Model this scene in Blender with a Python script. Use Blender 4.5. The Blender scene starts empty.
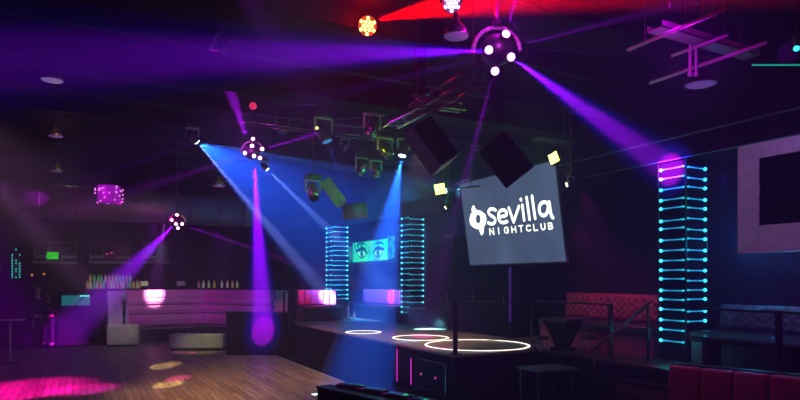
import bpy, bmesh, math, random
from mathutils import Vector, Matrix, Quaternion
random.seed(7)
sc = bpy.context.scene
C = sc.collection
PI = math.pi
V = Vector
# ------------------------------------------------------------------ camera
TH = math.radians(28.07)
FW = V((math.sin(TH), math.cos(TH), 0)); RT = V((math.cos(TH), -math.sin(TH), 0)); CAM = V((0, 0, 2.05))
def P(px, py, d):
    """a sight line of the camera, at a real distance d"""
    return CAM + d*(FW + (px-400)/600*RT) + V((0, 0, -(py-280)/600*d))
def proj(p):
    q = p-CAM; d = q.dot(FW); return (400+600*q.dot(RT)/d, 280-600*q.z/d)
cam = bpy.data.cameras.new('camera'); co = bpy.data.objects.new('camera', cam); C.objects.link(co)
cam.sensor_width = 36; cam.lens = 27; cam.shift_y = 0.1; cam.clip_end = 200
co.location = CAM; co.rotation_euler = (PI/2, 0, -TH); sc.camera = co
sc.view_settings.view_transform = 'Standard'; sc.view_settings.look = 'None'
sc.view_settings.gamma = 1; sc.view_settings.exposure = 0; sc.view_settings.use_curve_mapping = False
w = bpy.data.worlds.new('world'); sc.world = w; w.use_nodes = True
wn = w.node_tree; wn.nodes['Background'].inputs[0].default_value = (0, 0, 0, 1)
vs = wn.nodes.new('ShaderNodeVolumeScatter'); vs.inputs['Density'].default_value = 0.03; vs.inputs['Anisotropy'].default_value = 0.3
vs.inputs['Color'].default_value = (.42, .28, 1, 1)
wn.links.new(vs.outputs[0], wn.nodes['World Output'].inputs['Volume'])
sc.cycles.use_denoising = True
sc.cycles.max_bounces = 4; sc.cycles.diffuse_bounces = 2; sc.cycles.glossy_bounces = 2; sc.cycles.volume_bounces = 0
sc.cycles.sample_clamp_indirect = 3

# ------------------------------------------------------------------ materials
def mat(name, col, rough=.6, metal=0, em=None, es=0, var=.25, scale=6, bump=0, sheen=0):
    m = bpy.data.materials.new(name); m.use_nodes = True; nt = m.node_tree; b = nt.nodes['Principled BSDF']
    b.inputs['Roughness'].default_value = rough; b.inputs['Metallic'].default_value = metal; b.inputs['Specular IOR Level'].default_value = .06 if rough >= .75 else .5
    tc = nt.nodes.new('ShaderNodeTexCoord'); nz = nt.nodes.new('ShaderNodeTexNoise'); nz.inputs['Scale'].default_value = scale
    nz.inputs['Detail'].default_value = 4
    nt.links.new(tc.outputs['Object'], nz.inputs['Vector'])
    mx = nt.nodes.new('ShaderNodeMix'); mx.data_type = 'RGBA'
    nt.links.new(nz.outputs['Fac'], mx.inputs[0])
    mx.inputs[6].default_value = tuple(c*(1-var) for c in col)+(1,); mx.inputs[7].default_value = tuple(min(1, c*(1+var)) for c in col)+(1,)
    nt.links.new(mx.outputs[2], b.inputs['Base Color'])
    if em:
        b.inputs['Emission Color'].default_value = em+(1,); b.inputs['Emission Strength'].default_value = es
        m.cycles.emission_sampling = 'NONE'
    if bump:
        bp = nt.nodes.new('ShaderNodeBump'); bp.inputs['Strength'].default_value = bump
        nt.links.new(nz.outputs['Fac'], bp.inputs['Height']); nt.links.new(bp.outputs[0], b.inputs['Normal'])
    return m
M = {}
M['black'] = mat('black_metal', (.010, .010, .012), .45)
M['blackgloss'] = mat('black_gloss', (.02, .02, .022), .2)
M['blackcloth'] = mat('speaker_cloth', (.006, .006, .007), .95, scale=200, var=.5)
M['wall'] = mat('dark_wall', (.010, .009, .014), .8, bump=.1)
M['ceil'] = mat('ceiling_black', (.012, .012, .015), .9, scale=2)
M['beam'] = mat('beam_black', (.006, .006, .008), .9)
M['carpet'] = mat('dark_carpet', (.008, .006, .010), .9, scale=60, var=.5)
M['steel'] = mat('steel_pipe', (.5, .46, .5), .45, .25)
M['duct'] = mat('duct_steel', (.16, .155, .165), .5, .4, scale=3)
M['rail'] = mat('rail_black', (.03, .028, .035), .3, .5)
M['white_leather'] = mat('white_leather', (.62, .6, .6), .4, bump=.05)
M['red_leather'] = mat('red_leather', (.34, .02, .11), .35, var=.15, bump=.04)
M['dark_leather'] = mat('dark_leather', (.02, .016, .024), .3, bump=.05)
M['pink_leather'] = mat('pink_leather', (.6, .05, .30), .4)
M['stage_side'] = mat('stage_side', (.010, .010, .016), .78)
M['skin'] = mat('skin', (.35, .2, .14), .6)
M['shirt'] = mat('dark_shirt', (.015, .013, .02), .8)
M['shoe'] = mat('pale_shoe', (.35, .33, .33), .5)
M['lamp_metal'] = mat('brushed_metal', (.55, .5, .52), .25, .9)
M['olive'] = mat('grey_grille', (.3, .32, .28), .6, scale=3)
M['frame_white'] = mat('pale_frame', (.8, .78, .82), .6)
M['pane'] = mat('dark_pane', (.01, .01, .014), .15)
def emi(name, col, s, base=(.02, .02, .02)): 
    M[name] = mat(name, base, .4, em=col, es=s); return M[name]
emi('l_purple', (.75, .25, 1), 14); emi('l_pink', (1, .3, .85), 12); emi('l_blue', (.55, .7, 1), 14)
emi('l_red', (1, .55, .12), 9); emi('l_redblob', (1, .03, .2), .8); emi('l_yellow', (1, .95, .18), 9); emi('l_white', (1, .85, .65), 6)
emi('ring', (1, .80, .90), 2.0); emi('pinktube', (.75, .02, .75), .8); emi('purpletube', (.12, .01, .5), .30)
emi('exit', (.02, .9, .03), .7); emi('cyanpanel', (.01, .32, .6), .4); emi('cyanspot', (.05, .7, .9), 1.6)
emi('teal_line', (.0, .28, .38), .35); emi('orange', (1, .25, .05), .7); emi('violet_lens', (.45, .08, 1), 1.6)
emi('tiny_blue', (.05, .3, .9), .6); emi('tiny_pink', (.9, .05, .7), .5); emi('tiny_cyan', (.02, .6, 1), 1.3)
emi('letter', (1, 1, 1), 1.8, (.8, .8, .8))
emi('lamp_face', (.3, .1, .7), .25, (.3, .28, .3))

def wood():
    m = bpy.data.materials.new('dance_floor_wood'); m.use_nodes = True; nt = m.node_tree; b = nt.nodes['Principled BSDF']
    tc = nt.nodes.new('ShaderNodeTexCoord'); mp = nt.nodes.new('ShaderNodeMapping'); mp.inputs['Rotation'].default_value = (0, 0, PI/2)
    br = nt.nodes.new('ShaderNodeTexBrick'); br.inputs['Scale'].default_value = 1; br.inputs['Brick Width'].default_value = 1.3
    br.inputs['Row Height'].default_value = .12; br.inputs['Mortar Size'].default_value = .007; br.inputs['Mortar'].default_value = (.06, .035, .025, 1)
    br.inputs['Color1'].default_value = (.56, .37, .24, 1); br.inputs['Color2'].default_value = (.30, .18, .11, 1); br.inputs['Bias'].default_value = -.1
    nt.links.new(tc.outputs['Object'], mp.inputs[0]); nt.links.new(mp.outputs[0], br.inputs['Vector'])
    nz = nt.nodes.new('ShaderNodeTexNoise'); nz.inputs['Scale'].default_value = 3
    mp2 = nt.nodes.new('ShaderNodeMapping'); mp2.inputs['Scale'].default_value = (9, .7, 1)
    nt.links.new(tc.outputs['Object'], mp2.inputs[0]); nt.links.new(mp2.outputs[0], nz.inputs['Vector'])
    mx = nt.nodes.new('ShaderNodeMix'); mx.data_type = 'RGBA'; mx.blend_type = 'MULTIPLY'; mx.inputs[0].default_value = .7
    rp = nt.nodes.new('ShaderNodeValToRGB'); rp.color_ramp.elements[0].position = .3; rp.color_ramp.elements[0].color = (.45, .4, .4, 1); rp.color_ramp.elements[1].position = .7
    nt.links.new(nz.outputs['Fac'], rp.inputs[0]); nt.links.new(br.outputs['Color'], mx.inputs[6]); nt.links.new(rp.outputs[0], mx.inputs[7])
    nt.links.new(mx.outputs[2], b.inputs['Base Color']); b.inputs['Roughness'].default_value = .42
    bp = nt.nodes.new('ShaderNodeBump'); bp.inputs['Strength'].default_value = .25; bp.inputs['Distance'].default_value = .01
    nt.links.new(br.outputs['Fac'], bp.inputs['Height']); bp.invert = True; nt.links.new(bp.outputs[0], b.inputs['Normal'])
    return m
M['wood'] = wood()
M['stage_top'] = mat('stage_top', (.34, .23, .18), .35, scale=3)

def rod_mat():
    """acrylic light rod: edge-lit from its two ends"""
    m = bpy.data.materials.new('light_rod'); m.use_nodes = True; nt = m.node_tree; b = nt.nodes['Principled BSDF']
    b.inputs['Base Color'].default_value = (.1, .3, .35, 1); b.inputs['Roughness'].default_value = .2
    tc = nt.nodes.new('ShaderNodeTexCoord'); sp = nt.nodes.new('ShaderNodeSeparateXYZ'); nt.links.new(tc.outputs['Generated'], sp.inputs[0])
    rp = nt.nodes.new('ShaderNodeValToRGB'); e = rp.color_ramp.elements
    e[0].position = 0; e[0].color = (.10, .55, .8, 1); e[1].position = 1; e[1].color = (.0, .22, .38, 1)
    for p_, c_ in ((.10, (.02, .36, .62, 1)), (.2, (.0, .15, .34, 1)), (.5, (.0, .05, .15, 1)), (.85, (.0, .11, .24, 1))):
        k = e.new(p_); k.color = c_
    nt.links.new(sp.outputs['X'], rp.inputs[0]); nt.links.new(rp.outputs[0], b.inputs['Emission Color']); b.inputs['Emission Strength'].default_value = 3.0
    m.cycles.emission_sampling = 'NONE'
    return m
M['rod'] = rod_mat()
def screen_mat(name, c1, c2, scale, s, stretch=(1, 1, 1)):
    m = bpy.data.materials.new(name); m.use_nodes = True; nt = m.node_tree; b = nt.nodes['Principled BSDF']
    b.inputs['Base Color'].default_value = (.03, .03, .035, 1); b.inputs['Roughness'].default_value = .9; b.inputs['Specular IOR Level'].default_value = .05
    tc = nt.nodes.new('ShaderNodeTexCoord'); mp = nt.nodes.new('ShaderNodeMapping'); mp.inputs['Scale'].default_value = stretch
    nz = nt.nodes.new('ShaderNodeTexNoise'); nz.inputs['Scale'].default_value = scale; nz.inputs['Detail'].default_value = 3
    nt.links.new(tc.outputs['Object'], mp.inputs[0]); nt.links.new(mp.outputs[0], nz.inputs['Vector'])
    rp = nt.nodes.new('ShaderNodeValToRGB'); rp.color_ramp.elements[0].position = .35; rp.color_ramp.elements[0].color = c1+(1,)
    rp.color_ramp.elements[1].position = .65; rp.color_ramp.elements[1].color = c2+(1,)
    nt.links.new(nz.outputs['Fac'], rp.inputs[0]); nt.links.new(rp.outputs[0], b.inputs['Emission Color']); b.inputs['Emission Strength'].default_value = s
    m.cycles.emission_sampling = 'NONE'
    return m
M['canvas'] = screen_mat('projected_canvas', (.038, .056, .14), (.058, .085, .19), 1.2, 1.3, (1, .6, 3))
M['eyes_bg'] = screen_mat('eyes_screen', (.0, .26, .15), (.004, .62, .13), 1.6, 1.8)
M['eyes_side'] = screen_mat('side_screen', (.0, .02, .03), (.01, .42, .34), 9, .9)
emi('eye_dark', (.0, .02, .04), .5); emi('eye_light', (.12, .9, .45), 1.6); emi('eye_iris', (.01, .3, .33), .8)

# ------------------------------------------------------------------ mesh helpers
def bm_new(): return bmesh.new()
def box(bm, c, s, rot=None, bev=0):
    r = bmesh.ops.create_cube(bm, size=1); vs_ = r['verts']
    for v in vs_: v.co = V((v.co.x*s[0], v.co.y*s[1], v.co.z*s[2]))
    if bev:
        es = list({e for v in vs_ for e in v.link_edges})
        r2 = bmesh.ops.bevel(bm, geom=es, offset=bev, segments=2, affect='EDGES', profile=.6)
        vs_ = list({v for f in r2['faces'] for v in f.verts} | {v for v in vs_ if v.is_valid})
    for v in vs_:
        q = v.co.copy()
        if rot is not None: q = rot @ q
        v.co = q+V(c)
    return vs_
def b2(bm, lo, hi, bev=0):
    lo, hi = V(lo), V(hi); return box(bm, (lo+hi)/2, hi-lo, None, bev)
def tube(bm, a, b, r, r2=None, seg=10, caps=True):
    a, b = V(a), V(b); d = b-a
    if d.length < 1e-6: return
    q = d.to_track_quat('Z', 'Y').to_matrix().to_4x4(); q.translation = (a+b)/2
    bmesh.ops.create_cone(bm, cap_ends=caps, segments=seg, radius1=r, radius2=r if r2 is None else r2, depth=d.length, matrix=q)
def path(bm, pts, r, seg=8):
    for i in range(len(pts)-1):
        tube(bm, pts[i], pts[i+1], r, seg=seg)
        if i: bmesh.ops.create_icosphere(bm, subdivisions=1, radius=r*1.02, matrix=Matrix.Translation(V(pts[i])))
def lathe(bm, prof, seg=20, mtx=None):
    rows = []
    for r, z in prof:
        rows.append([bm.verts.new(V((r*math.cos(2*PI*k/seg), r*math.sin(2*PI*k/seg), z))) for k in range(seg)])
    for a, b in zip(rows, rows[1:]):
        for k in range(seg): bm.faces.new((a[k], a[(k+1) % seg], b[(k+1) % seg], b[k]))
    if prof[0][0] > 1e-4: bm.faces.new(list(reversed(rows[0])))
    if prof[-1][0] > 1e-4: bm.faces.new(rows[-1])
    if mtx:
        for rw in rows:
            for v in rw: v.co = mtx @ v.co
def ball(bm, c, r, sub=2, s=(1, 1, 1)):
    bmesh.ops.create_icosphere(bm, subdivisions=sub, radius=r, matrix=Matrix.Translation(V(c)) @ Matrix.Diagonal(V(s).to_4d()))
def torus(bm, c, R_, r, seg=64, rs=8, flat=1.0):
    rows = []
    for i in range(seg):
        a = 2*PI*i/seg
        rows.append([bm.verts.new(V(c)+V(((R_+r*math.cos(2*PI*j/rs))*math.cos(a), (R_+r*math.cos(2*PI*j/rs))*math.sin(a), r*flat*math.sin(2*PI*j/rs)))) for j in range(rs)])
    for i in range(seg):
        a, b = rows[i], rows[(i+1) % seg]
        for j in range(rs): bm.faces.new((a[j], b[j], b[(j+1) % rs], a[(j+1) % rs]))
def obj(name, bm, m, parent=None, smooth=False, kind=None, label=None):
    bmesh.ops.remove_doubles(bm, verts=bm.verts, dist=1e-6)
    bmesh.ops.recalc_face_normals(bm, faces=bm.faces)
    me = bpy.data.meshes.new(name); bm.to_mesh(me); bm.free()
    me.materials.append(M[m] if isinstance(m, str) else m)
    if smooth:
        for p in me.polygons: p.use_smooth = True
    o = bpy.data.objects.new(name, me); C.objects.link(o)
    if parent is not None: o.parent = parent
    if kind: o['kind'] = kind
    if label: o['label'] = label
    return o
def thing(name, label, cat, loc=(0, 0, 0), rot=None, group=None):
    o = bpy.data.objects.new(name, None); C.objects.link(o); o.location = loc; o.empty_display_size = .1
    if isinstance(rot, Quaternion): o.rotation_mode = 'QUATERNION'; o.rotation_quaternion = rot
    elif rot is not None: o.rotation_euler = (0, 0, rot)
    o['label'] = label; o['category'] = cat
    if group: o['group'] = group
    return o
def tag(o, label, cat, group=None, kind=None):
    o['label'] = label; o['category'] = cat
    if group: o['group'] = group
    if kind: o['kind'] = kind
    return o
def struct(name, bm, m, parent=None, smooth=False):
    o = obj(name, bm, m, parent, smooth)
    if parent is None: o['kind'] = 'structure'
    return o
def copy_tree(o, parent=None):
    c = o.copy(); C.objects.link(c)
    if parent is not None: c.parent = parent
    for ch in list(o.children): copy_tree(ch, c)
    return c
def simple(name, m, label, cat, fn, group=None, smooth=False, kind=None):
    bm = bm_new(); fn(bm); return tag(obj(name, bm, m, None, smooth), label, cat, group, kind)

# ------------------------------------------------------------------ room shell
ZC = 5.7
X0, X1, Y0, Y1 = -2.6, 9.0, -3.0, 27.0
bm = bm_new(); b2(bm, (X0-.2, Y0-.2, -.2), (X1+.2, Y1+.2, -.005)); struct('floor', bm, 'carpet')
bm = bm_new(); b2(bm, (X0, -2.5, -.004), (4.65, 21.0, .0)); fl = struct('floor_boards', bm, 'wood')
bm = bm_new(); b2(bm, (4.65, -2.5, -.004), (4.70, 21.0, .004)); struct('trim_1', bm, 'steel')
bm = bm_new(); b2(bm, (X0-.2, Y0-.2, ZC), (X1+.2, Y1+.2, ZC+.2)); ceil = struct('ceiling', bm, 'ceil')
for i in range(16):
    y = 1.0+i*1.6; bm = bm_new(); b2(bm, (X0, y-.05, ZC-.28), (X1, y+.05, ZC)); obj('joist', bm, 'ceil', ceil)
bm = bm_new(); b2(bm, (X0-.2, Y1, -.2), (X1+.2, Y1+.2, ZC)); struct('wall_back', bm, 'wall')
bm = bm_new(); b2(bm, (X0-.2, Y0-.2, -.2), (X0, Y1, ZC)); struct('wall_left', bm, 'wall')
bm = bm_new(); b2(bm, (X1, Y0-.2, -.2), (X1+.2, Y1, ZC)); struct('wall_right', bm, 'wall')
bm = bm_new(); b2(bm, (X0-.2, Y0-.2, -.2), (X1+.2, Y0, ZC)); struct('wall_front', bm, 'wall')
# fascia beam over the light columns
bm = bm_new(); b2(bm, (8.0, 1.0, 3.88), (8.9, 26.9, 4.22)); struct('trim_2', bm, 'beam')
bm = bm_new(); b2(bm, (7.97, 1.0, 4.205), (8.0, 12.0, 4.225)); b2(bm, (7.97, 1.0, 3.88), (8.0, 8.0, 3.892)); struct('trim_3', bm, mat('fascia_edge_glint', (.04, .16, .2), .5))  # cyan glint of the edge is put into the strip's colour
# big cross beam
bm = bm_new(); b2(bm, (X0, 7.9, 4.6), (X1, 8.25, 4.98)); struct('trim_4', bm, 'beam')

# windows on the back wall
def window(n, px0, px1, py0, py1, cols):
    y = Y1-.06
    def at(px, py):
        d = y/(FW.y+(px-400)/600*RT.y); return P(px, py, d)
    a, b = at(px0, py1), at(px1, py0)
    bm = bm_new(); b2(bm, (a.x, y, a.z), (b.x, y+.04, b.z)); o = struct('window_%d' % n, bm, 'pane')
    bm = bm_new()
    for k in range(cols+1):
        x = a.x+(b.x-a.x)*k/cols; b2(bm, (x-.03, y-.04, a.z), (x+.03, y, b.z))
    b2(bm, (a.x-.03, y-.04, b.z-.03), (b.x+.03, y, b.z+.03)); obj('window_frame', bm, 'frame_grey', o)
    bm = bm_new(); b2(bm, (a.x-.05, y-.1, a.z-.06), (b.x+.05, y, a.z+.04))
    for k in range(0, cols, 2):
        xa = a.x+(b.x-a.x)*k/cols; xb = a.x+(b.x-a.x)*(k+1)/cols; b2(bm, (xa, y-.07, a.z+.16), (xb, y, a.z+.26))
    obj('window_sill', bm, 'frame_white', o)
M['frame_grey'] = mat('frame_grey', (.18, .17, .19), .6)
window(1, 34, 76, 243, 262, 3); window(2, 90, 130, 243, 262, 3); window(3, 143, 168, 243, 262, 2)

# ------------------------------------------------------------------ stage and raised walkway
SZ = .82
bm = bm_new(); b2(bm, (5.43, 8.26, 0), (X1, 17.9, SZ-.04))
b2(bm, (7.15, 1.0, 0), (X1, 8.26, SZ-.04))
st = struct('trim_6', bm, 'stage_side')
bm = bm_new(); b2(bm, (5.40, 8.23, SZ-.04), (X1, 17.93, SZ)); obj('stage_deck', bm, 'stage_top', st)
bm = bm_new(); b2(bm, (7.12, 1.0, SZ-.04), (X1, 8.23, SZ)); obj('walkway_deck', bm, 'walk_top' if 'walk_top' in M else mat('walk_top', (.05, .025, .03), .35), st)
# access panel + tubes on the stage side (x = 5.43)
t = thing('access_panel', 'dark framed access panel with two small pink glints low on stage side', 'panel', (5.43, 9.08, 0))
bm = bm_new(); b2(bm, (-.012, -.55, .12), (0, .45, .62), .004); obj('board', bm, 'stage_side', t)
bm = bm_new()
b2(bm, (-.03, -.58, .10), (-.0, -.55, .65)); b2(bm, (-.03, .42, .10), (0, .45, .65)); b2(bm, (-.03, -.58, .62), (0, .45, .65)); b2(bm, (-.03, -.58, .10), (0, .45, .13)); obj('frame', bm, 'blackgloss', t)
for y in (-.25, .25):
    bm = bm_new(); ball(bm, (-.03, y, .36), .022, 2); obj('knob', bm, 'tiny_pink', t, True)  # pink glint put into the knob as a glow
for (px, d, z0, z1, lab) in ((397, 11.65, .08, .74, 'tall pink light tube upright on stage side left of access panel'), (411, 11.25, .1, .62, 'short pink light tube upright beside frame of access panel')):
    x = 5.40; dd = x/(FW.x+(px-400)/600*RT.x); y = P(px, 280, dd).y
    t = thing('light_tube', lab, 'light tube', (x, y, 0))
    bm = bm_new(); tube(bm, (0, 0, z0), (0, 0, z1), .013); obj('tube', bm, 'pinktube', t, True)
    for z in (z0, z1):
        bm = bm_new(); tube(bm, (0, 0, z-.02), (0, 0, z+.02), .018); obj('clip', bm, 'black', t)

# light rings on the stage
for (x, y, r, lab) in ((6.58, 9.27, .96, 'largest glowing white ring on stage floor behind corner post of railing'),
                       (6.35, 10.98, .58, 'middle glowing white ring on stage floor between the small and the large one'),
                       (5.84, 12.77, .40, 'smallest glowing white ring on stage floor, farthest along the stage edge')):
    M['ring'].cycles.emission_sampling = 'AUTO'; t = thing('light_ring', lab, 'light ring', (x, y, SZ))
    bm = bm_new(); torus(bm, (0, 0, .012), r, .024, flat=.4); obj('tube', bm, 'ring', t, True)
    bm = bm_new(); torus(bm, (0, 0, .004), r, .055, flat=.1); obj('base_channel', bm, 'stage_top', t)

# railings
def railing(name, pts, label, posts, thin=True):
    t = thing(name, label, 'railing', (pts[0][0], pts[0][1], SZ)); o0 = V((pts[0][0], pts[0][1], SZ))
    for p in posts:
        p = V(p); bm = bm_new(); box(bm, p-o0+V((0, 0, (1.665-SZ)/2)), (.06, .06, 1.665-SZ), None, .006); q = obj('post', bm, 'rail', t)
        bm = bm_new(); box(bm, p-o0+V((0, 0, .01)), (.13, .13, .02), None, .004); obj('foot_plate', bm, 'rail', q)
    for i in range(len(pts)-1):
        a = V((*pts[i], 0))-o0; b = V((*pts[i+1], 0))-o0; a.z = b.z = 1.675-SZ
        bm = bm_new(); mid = (a+b)/2; L = (b-a).length; rz = math.atan2(b.y-a.y, b.x-a.x)
        box(bm, mid, (L+.06, .06, .035), Matrix.Rotation(rz, 3, 'Z'), .008); obj('top_rail', bm, 'rail', t)
        if thin:
            for h in (.2, .36, .52, .68):
                bm = bm_new(); tube(bm, a+V((0, 0, h-a.z)), b+V((0, 0, h-a.z)), .004, seg=6); obj('cable', bm, 'steel_dark', t)
M['steel_dark'] = mat('dark_cable', (.05, .05, .06), .4, .6)
railing('stage_railing', [(5.47, 8.32), (7.12, 8.32), (7.20, 6.62)], 'black metal railing round front corner of stage by the glowing rings',
        [(5.47, 8.32, SZ), (7.12, 8.32, SZ), (7.20, 6.62, SZ)])
railing('walkway_railing', [(7.2, 5.1), (7.2, 4.1), (7.2, 3.0)], 'black railing on raised walkway between channelled red booth and blue-lit bench',
        [(7.2, 4.1, SZ), (7.2, 3.0, SZ)], False)
railing('end_railing', [(5.5, 17.85), (6.3, 17.85)], 'short pale railing at far left end of stage beside pink sofa',
        [(5.5, 17.85, SZ), (6.3, 17.85, SZ)], False)
# steps with handrail
t = thing('entry_steps', 'dark steps with reddish risers climbing to raised walkway beside tufted sofa', 'steps', (7.12, 5.2, 0))
for k in range(3):
    z = .205*(k+1); x = -.84+.28*k
    bm = bm_new(); b2(bm, (x, 0, 0), (x+.28, .98, z-.03)); q = obj('riser', bm, 'step_red', t) if 'step_red' in M else obj('riser', bm, mat('step_red', (.16, .02, .04), .5), t)
    bm = bm_new(); b2(bm, (x-.02, 0, z-.03), (x+.28, .98, z)); obj('tread', bm, 'stage_side', t)
t = thing('handrail', 'sloping black handrail beside the entry steps, in front of tufted sofa', 'handrail', (6.5, 6.26, 0))
bm = bm_new(); path(bm, [V((0, 0, 0)), V((0, 0, 1.06)), V((1.1, 0, 1.69)), V((1.1, 0, SZ))], .024); obj('rail', bm, 'rail', t, True)
bm = bm_new(); box(bm, (0, 0, .01), (.12, .12, .02), None, .004); obj('foot_plate', bm, 'rail', t)

# ------------------------------------------------------------------ light columns
def rod_mesh(L):
    bm = bm_new(); tube(bm, (-L/2, 0, 0), (L/2, 0, 0), .011, seg=8); ball(bm, (-L/2+.02, 0, 0), .030, 2); ball(bm, (L/2-.02, 0, 0), .019, 2)
    return bm
def light_column(x, y, z0, label, W=.5, src=None, broken=()):
    """x,y: the corner nearest to the camera"""
    t = thing('light_column', label, 'light column', (x, y, z0), None, 'light columns along the alcoves')
    H = 3.88-z0
    bm = bm_new(); b2(bm, (.03, .03, 0), (W-.03, W-.03, H-.002)); obj('core', bm, 'column_black', t)
    for (a, b) in ((0, 0), (W-.02, 0), (0, W-.02)):
        bm = bm_new(); b2(bm, (a, b, 0), (a+.02, b+.02, H-.001)); obj('corner_trim', bm, 'black', t)
    first = {}
    n = int(H/.155)
    for face in (0, 1):
        for k in range(n-(3 if face == 0 else 1)):
            z = H-.12-k*.155+random.uniform(-.02, .02)
            if face in first:
                r = first[face].copy(); C.objects.link(r); r.parent = t
            else:
                r = first[face] = obj('light_rod', rod_mesh(W-.07), 'rod', t, True)
            if face == 0: r.location = (W/2+.0, .005, z); r.rotation_euler = (0, 0, PI)
            else: r.location = (.005, W/2+.0, z); r.rotation_euler = (0, 0, -PI/2)
    return t
M['column_black'] = mat('column_core', (.004, .004, .008), .9)
light_column(8.02, 5.92, SZ, 'large light column of cyan glowing rods nearest the camera, right of tufted sofa')
light_column(8.02, 14.5, SZ, 'light column of cyan rods right of the pair of eyes screen')
light_column(7.16, 18.05, SZ, 'farthest light column of cyan rods left of eyes screen above pink sofa', .58)
# lower led string on the near column foot
t = thing('light_column', 'small far column of blue dots on back wall left of exit sign', 'light column', (0, 0, 0))
c0 = P(21, 264, 24.5); c0.y = min(c0.y, 26.8); t.location = (c0.x, c0.y, c0.z-.6)
bm = bm_new(); b2(bm, (-.16, -.05, -.1), (.16, .05, 1.25)); obj('core', bm, 'column_black', t)
for k in range(11):
    for j in range(3):
        if random.random() < .2: continue
        bm = bm_new(); ball(bm, (-.12+.12*j, -.06, .05+.105*k), .028, 1); obj('dot', bm, 'tiny_cyan', t)

# ------------------------------------------------------------------ nightclub screen
TL, TR, BL, BR = V((7.6, 11.36, 4.215)), V((7.6, 8.28, 4.215)), V((7.88, 11.36, 2.395)), V((7.88, 8.28, 2.395))
sx = (TR-TL).normalized(); sz = (TL-BL).normalized(); sn = sx.cross(sz).normalized()
if sn.x > 0: sn = -sn
SW, SH = (TR-TL).length, (TL-BL).length
srot = Matrix((sx, sz, sn)).transposed()   # local x right, y up, z to the room
t = thing('projection_screen', 'hanging grey-blue screen showing the white nightclub logo, tilted forward', 'screen', BL, srot.to_quaternion())
def plane_poly(bm, pts, z0, z1):
    a = [bm.verts.new((p[0], p[1], z0)) for p in pts]; b = [bm.verts.new((p[0], p[1], z1)) for p in pts]
    n = len(pts)
    try:
        bm.faces.new(b); bm.faces.new(list(reversed(a)))
    except ValueError: pass
    for i in range(n): bm.faces.new((a[i], a[(i+1) % n], b[(i+1) % n], b[i]))
bm = bm_new(); b2(bm, (0, 0, -.01), (SW, SH, 0)); obj('canvas', bm, 'canvas', t)
bm = bm_new()
for (a, b) in (((-.02, -.03, -.03), (SW+.02, 0, .012)), ((-.02, SH, -.03), (SW+.02, SH+.03, .012)), ((-.03, -.03, -.03), (0, SH+.03, .012)), ((SW, -.03, -.03), (SW+.03, SH+.03, .012))): b2(bm, a, b)
obj('frame', bm, mat('screen_frame', (.05, .05, .09), .5), t)
for x in (.5, SW-.5):
    bm = bm_new(); inv = srot.inverted(); top = BL+srot @ V((x, SH, -.02)); tgt = V((top.x+.05, top.y, ZC))
    tube(bm, V((x, SH, -.02)), inv @ (tgt-BL), .008, seg=6); obj('hanging_wire', bm, 'steel_dark', t)
def toS(px, py):
    dr = (FW+(px-400)/600*RT+V((0, 0, -(py-280)/600))).normalized(); k = (BL-CAM).dot(sn)/dr.dot(sn); q = srot.inverted() @ (CAM+dr*k-BL); return (q.x, q.y)
def zo(x, y): return toS(460+x/4.44, 180+y/4.44)
def strokes(polys, wd, z=.003, m='letter', name='lettering'):
    bm = bm_new(); i = 0
    for pl in polys:
        pts = [V(zo(*p)) for p in pl]
        # smooth with a subdivision of the corner points
        if len(pts) > 3:
            for _ in range(2):
                q = [pts[0]]
                for a, b in zip(pts, pts[1:]): q += [a*.75+b*.25, a*.25+b*.75]
                q.append(pts[-1]); pts = q
        for a, b in zip(pts, pts[1:]):
            d = (b-a); n = V((-d.y, d.x)).normalized()*wd/2 if d.length > 1e-6 else V((0, 0))
            plane_poly(bm, [a-n, b-n, b+n, a+n], .001, z+.0002*(i % 3)); i += 1
        for a in pts:
            plane_poly(bm, [(a.x+wd/2*math.cos(2*PI*k/12), a.y+wd/2*math.sin(2*PI*k/12)) for k in range(12)], .001, z+.0002*(i % 3)+.0001); i += 1
    return obj(name, bm, m, t)
sev = [
 [(158, 134), (146, 127), (130, 130), (125, 145), (136, 157), (152, 166), (159, 180), (150, 194), (136, 195), (125, 190)],
 [(176, 164), (192, 161), (208, 156), (207, 140), (192, 131), (176, 138), (169, 158), (173, 180), (188, 191), (210, 184)],
 [(217, 124), (238, 186)], [(238, 186), (262, 117)],
 [(277, 112), (285, 178)], [(270, 86), (271, 88)],
 [(296, 78), (309, 174)], [(320, 72), (334, 170)],
 [(391, 104), (376, 96), (358, 104), (350, 126), (356, 150), (370, 160), (384, 152), (392, 132), (391, 104)],
 [(396, 98), (401, 130), (405, 158), (413, 167)]]
for grp in ((0, 1), (1, 2), (2, 4), (4, 6), (6, 7), (7, 8), (8, 10)): strokes(sev[grp[0]:grp[1]], .068, name='letter')
night = []
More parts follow.
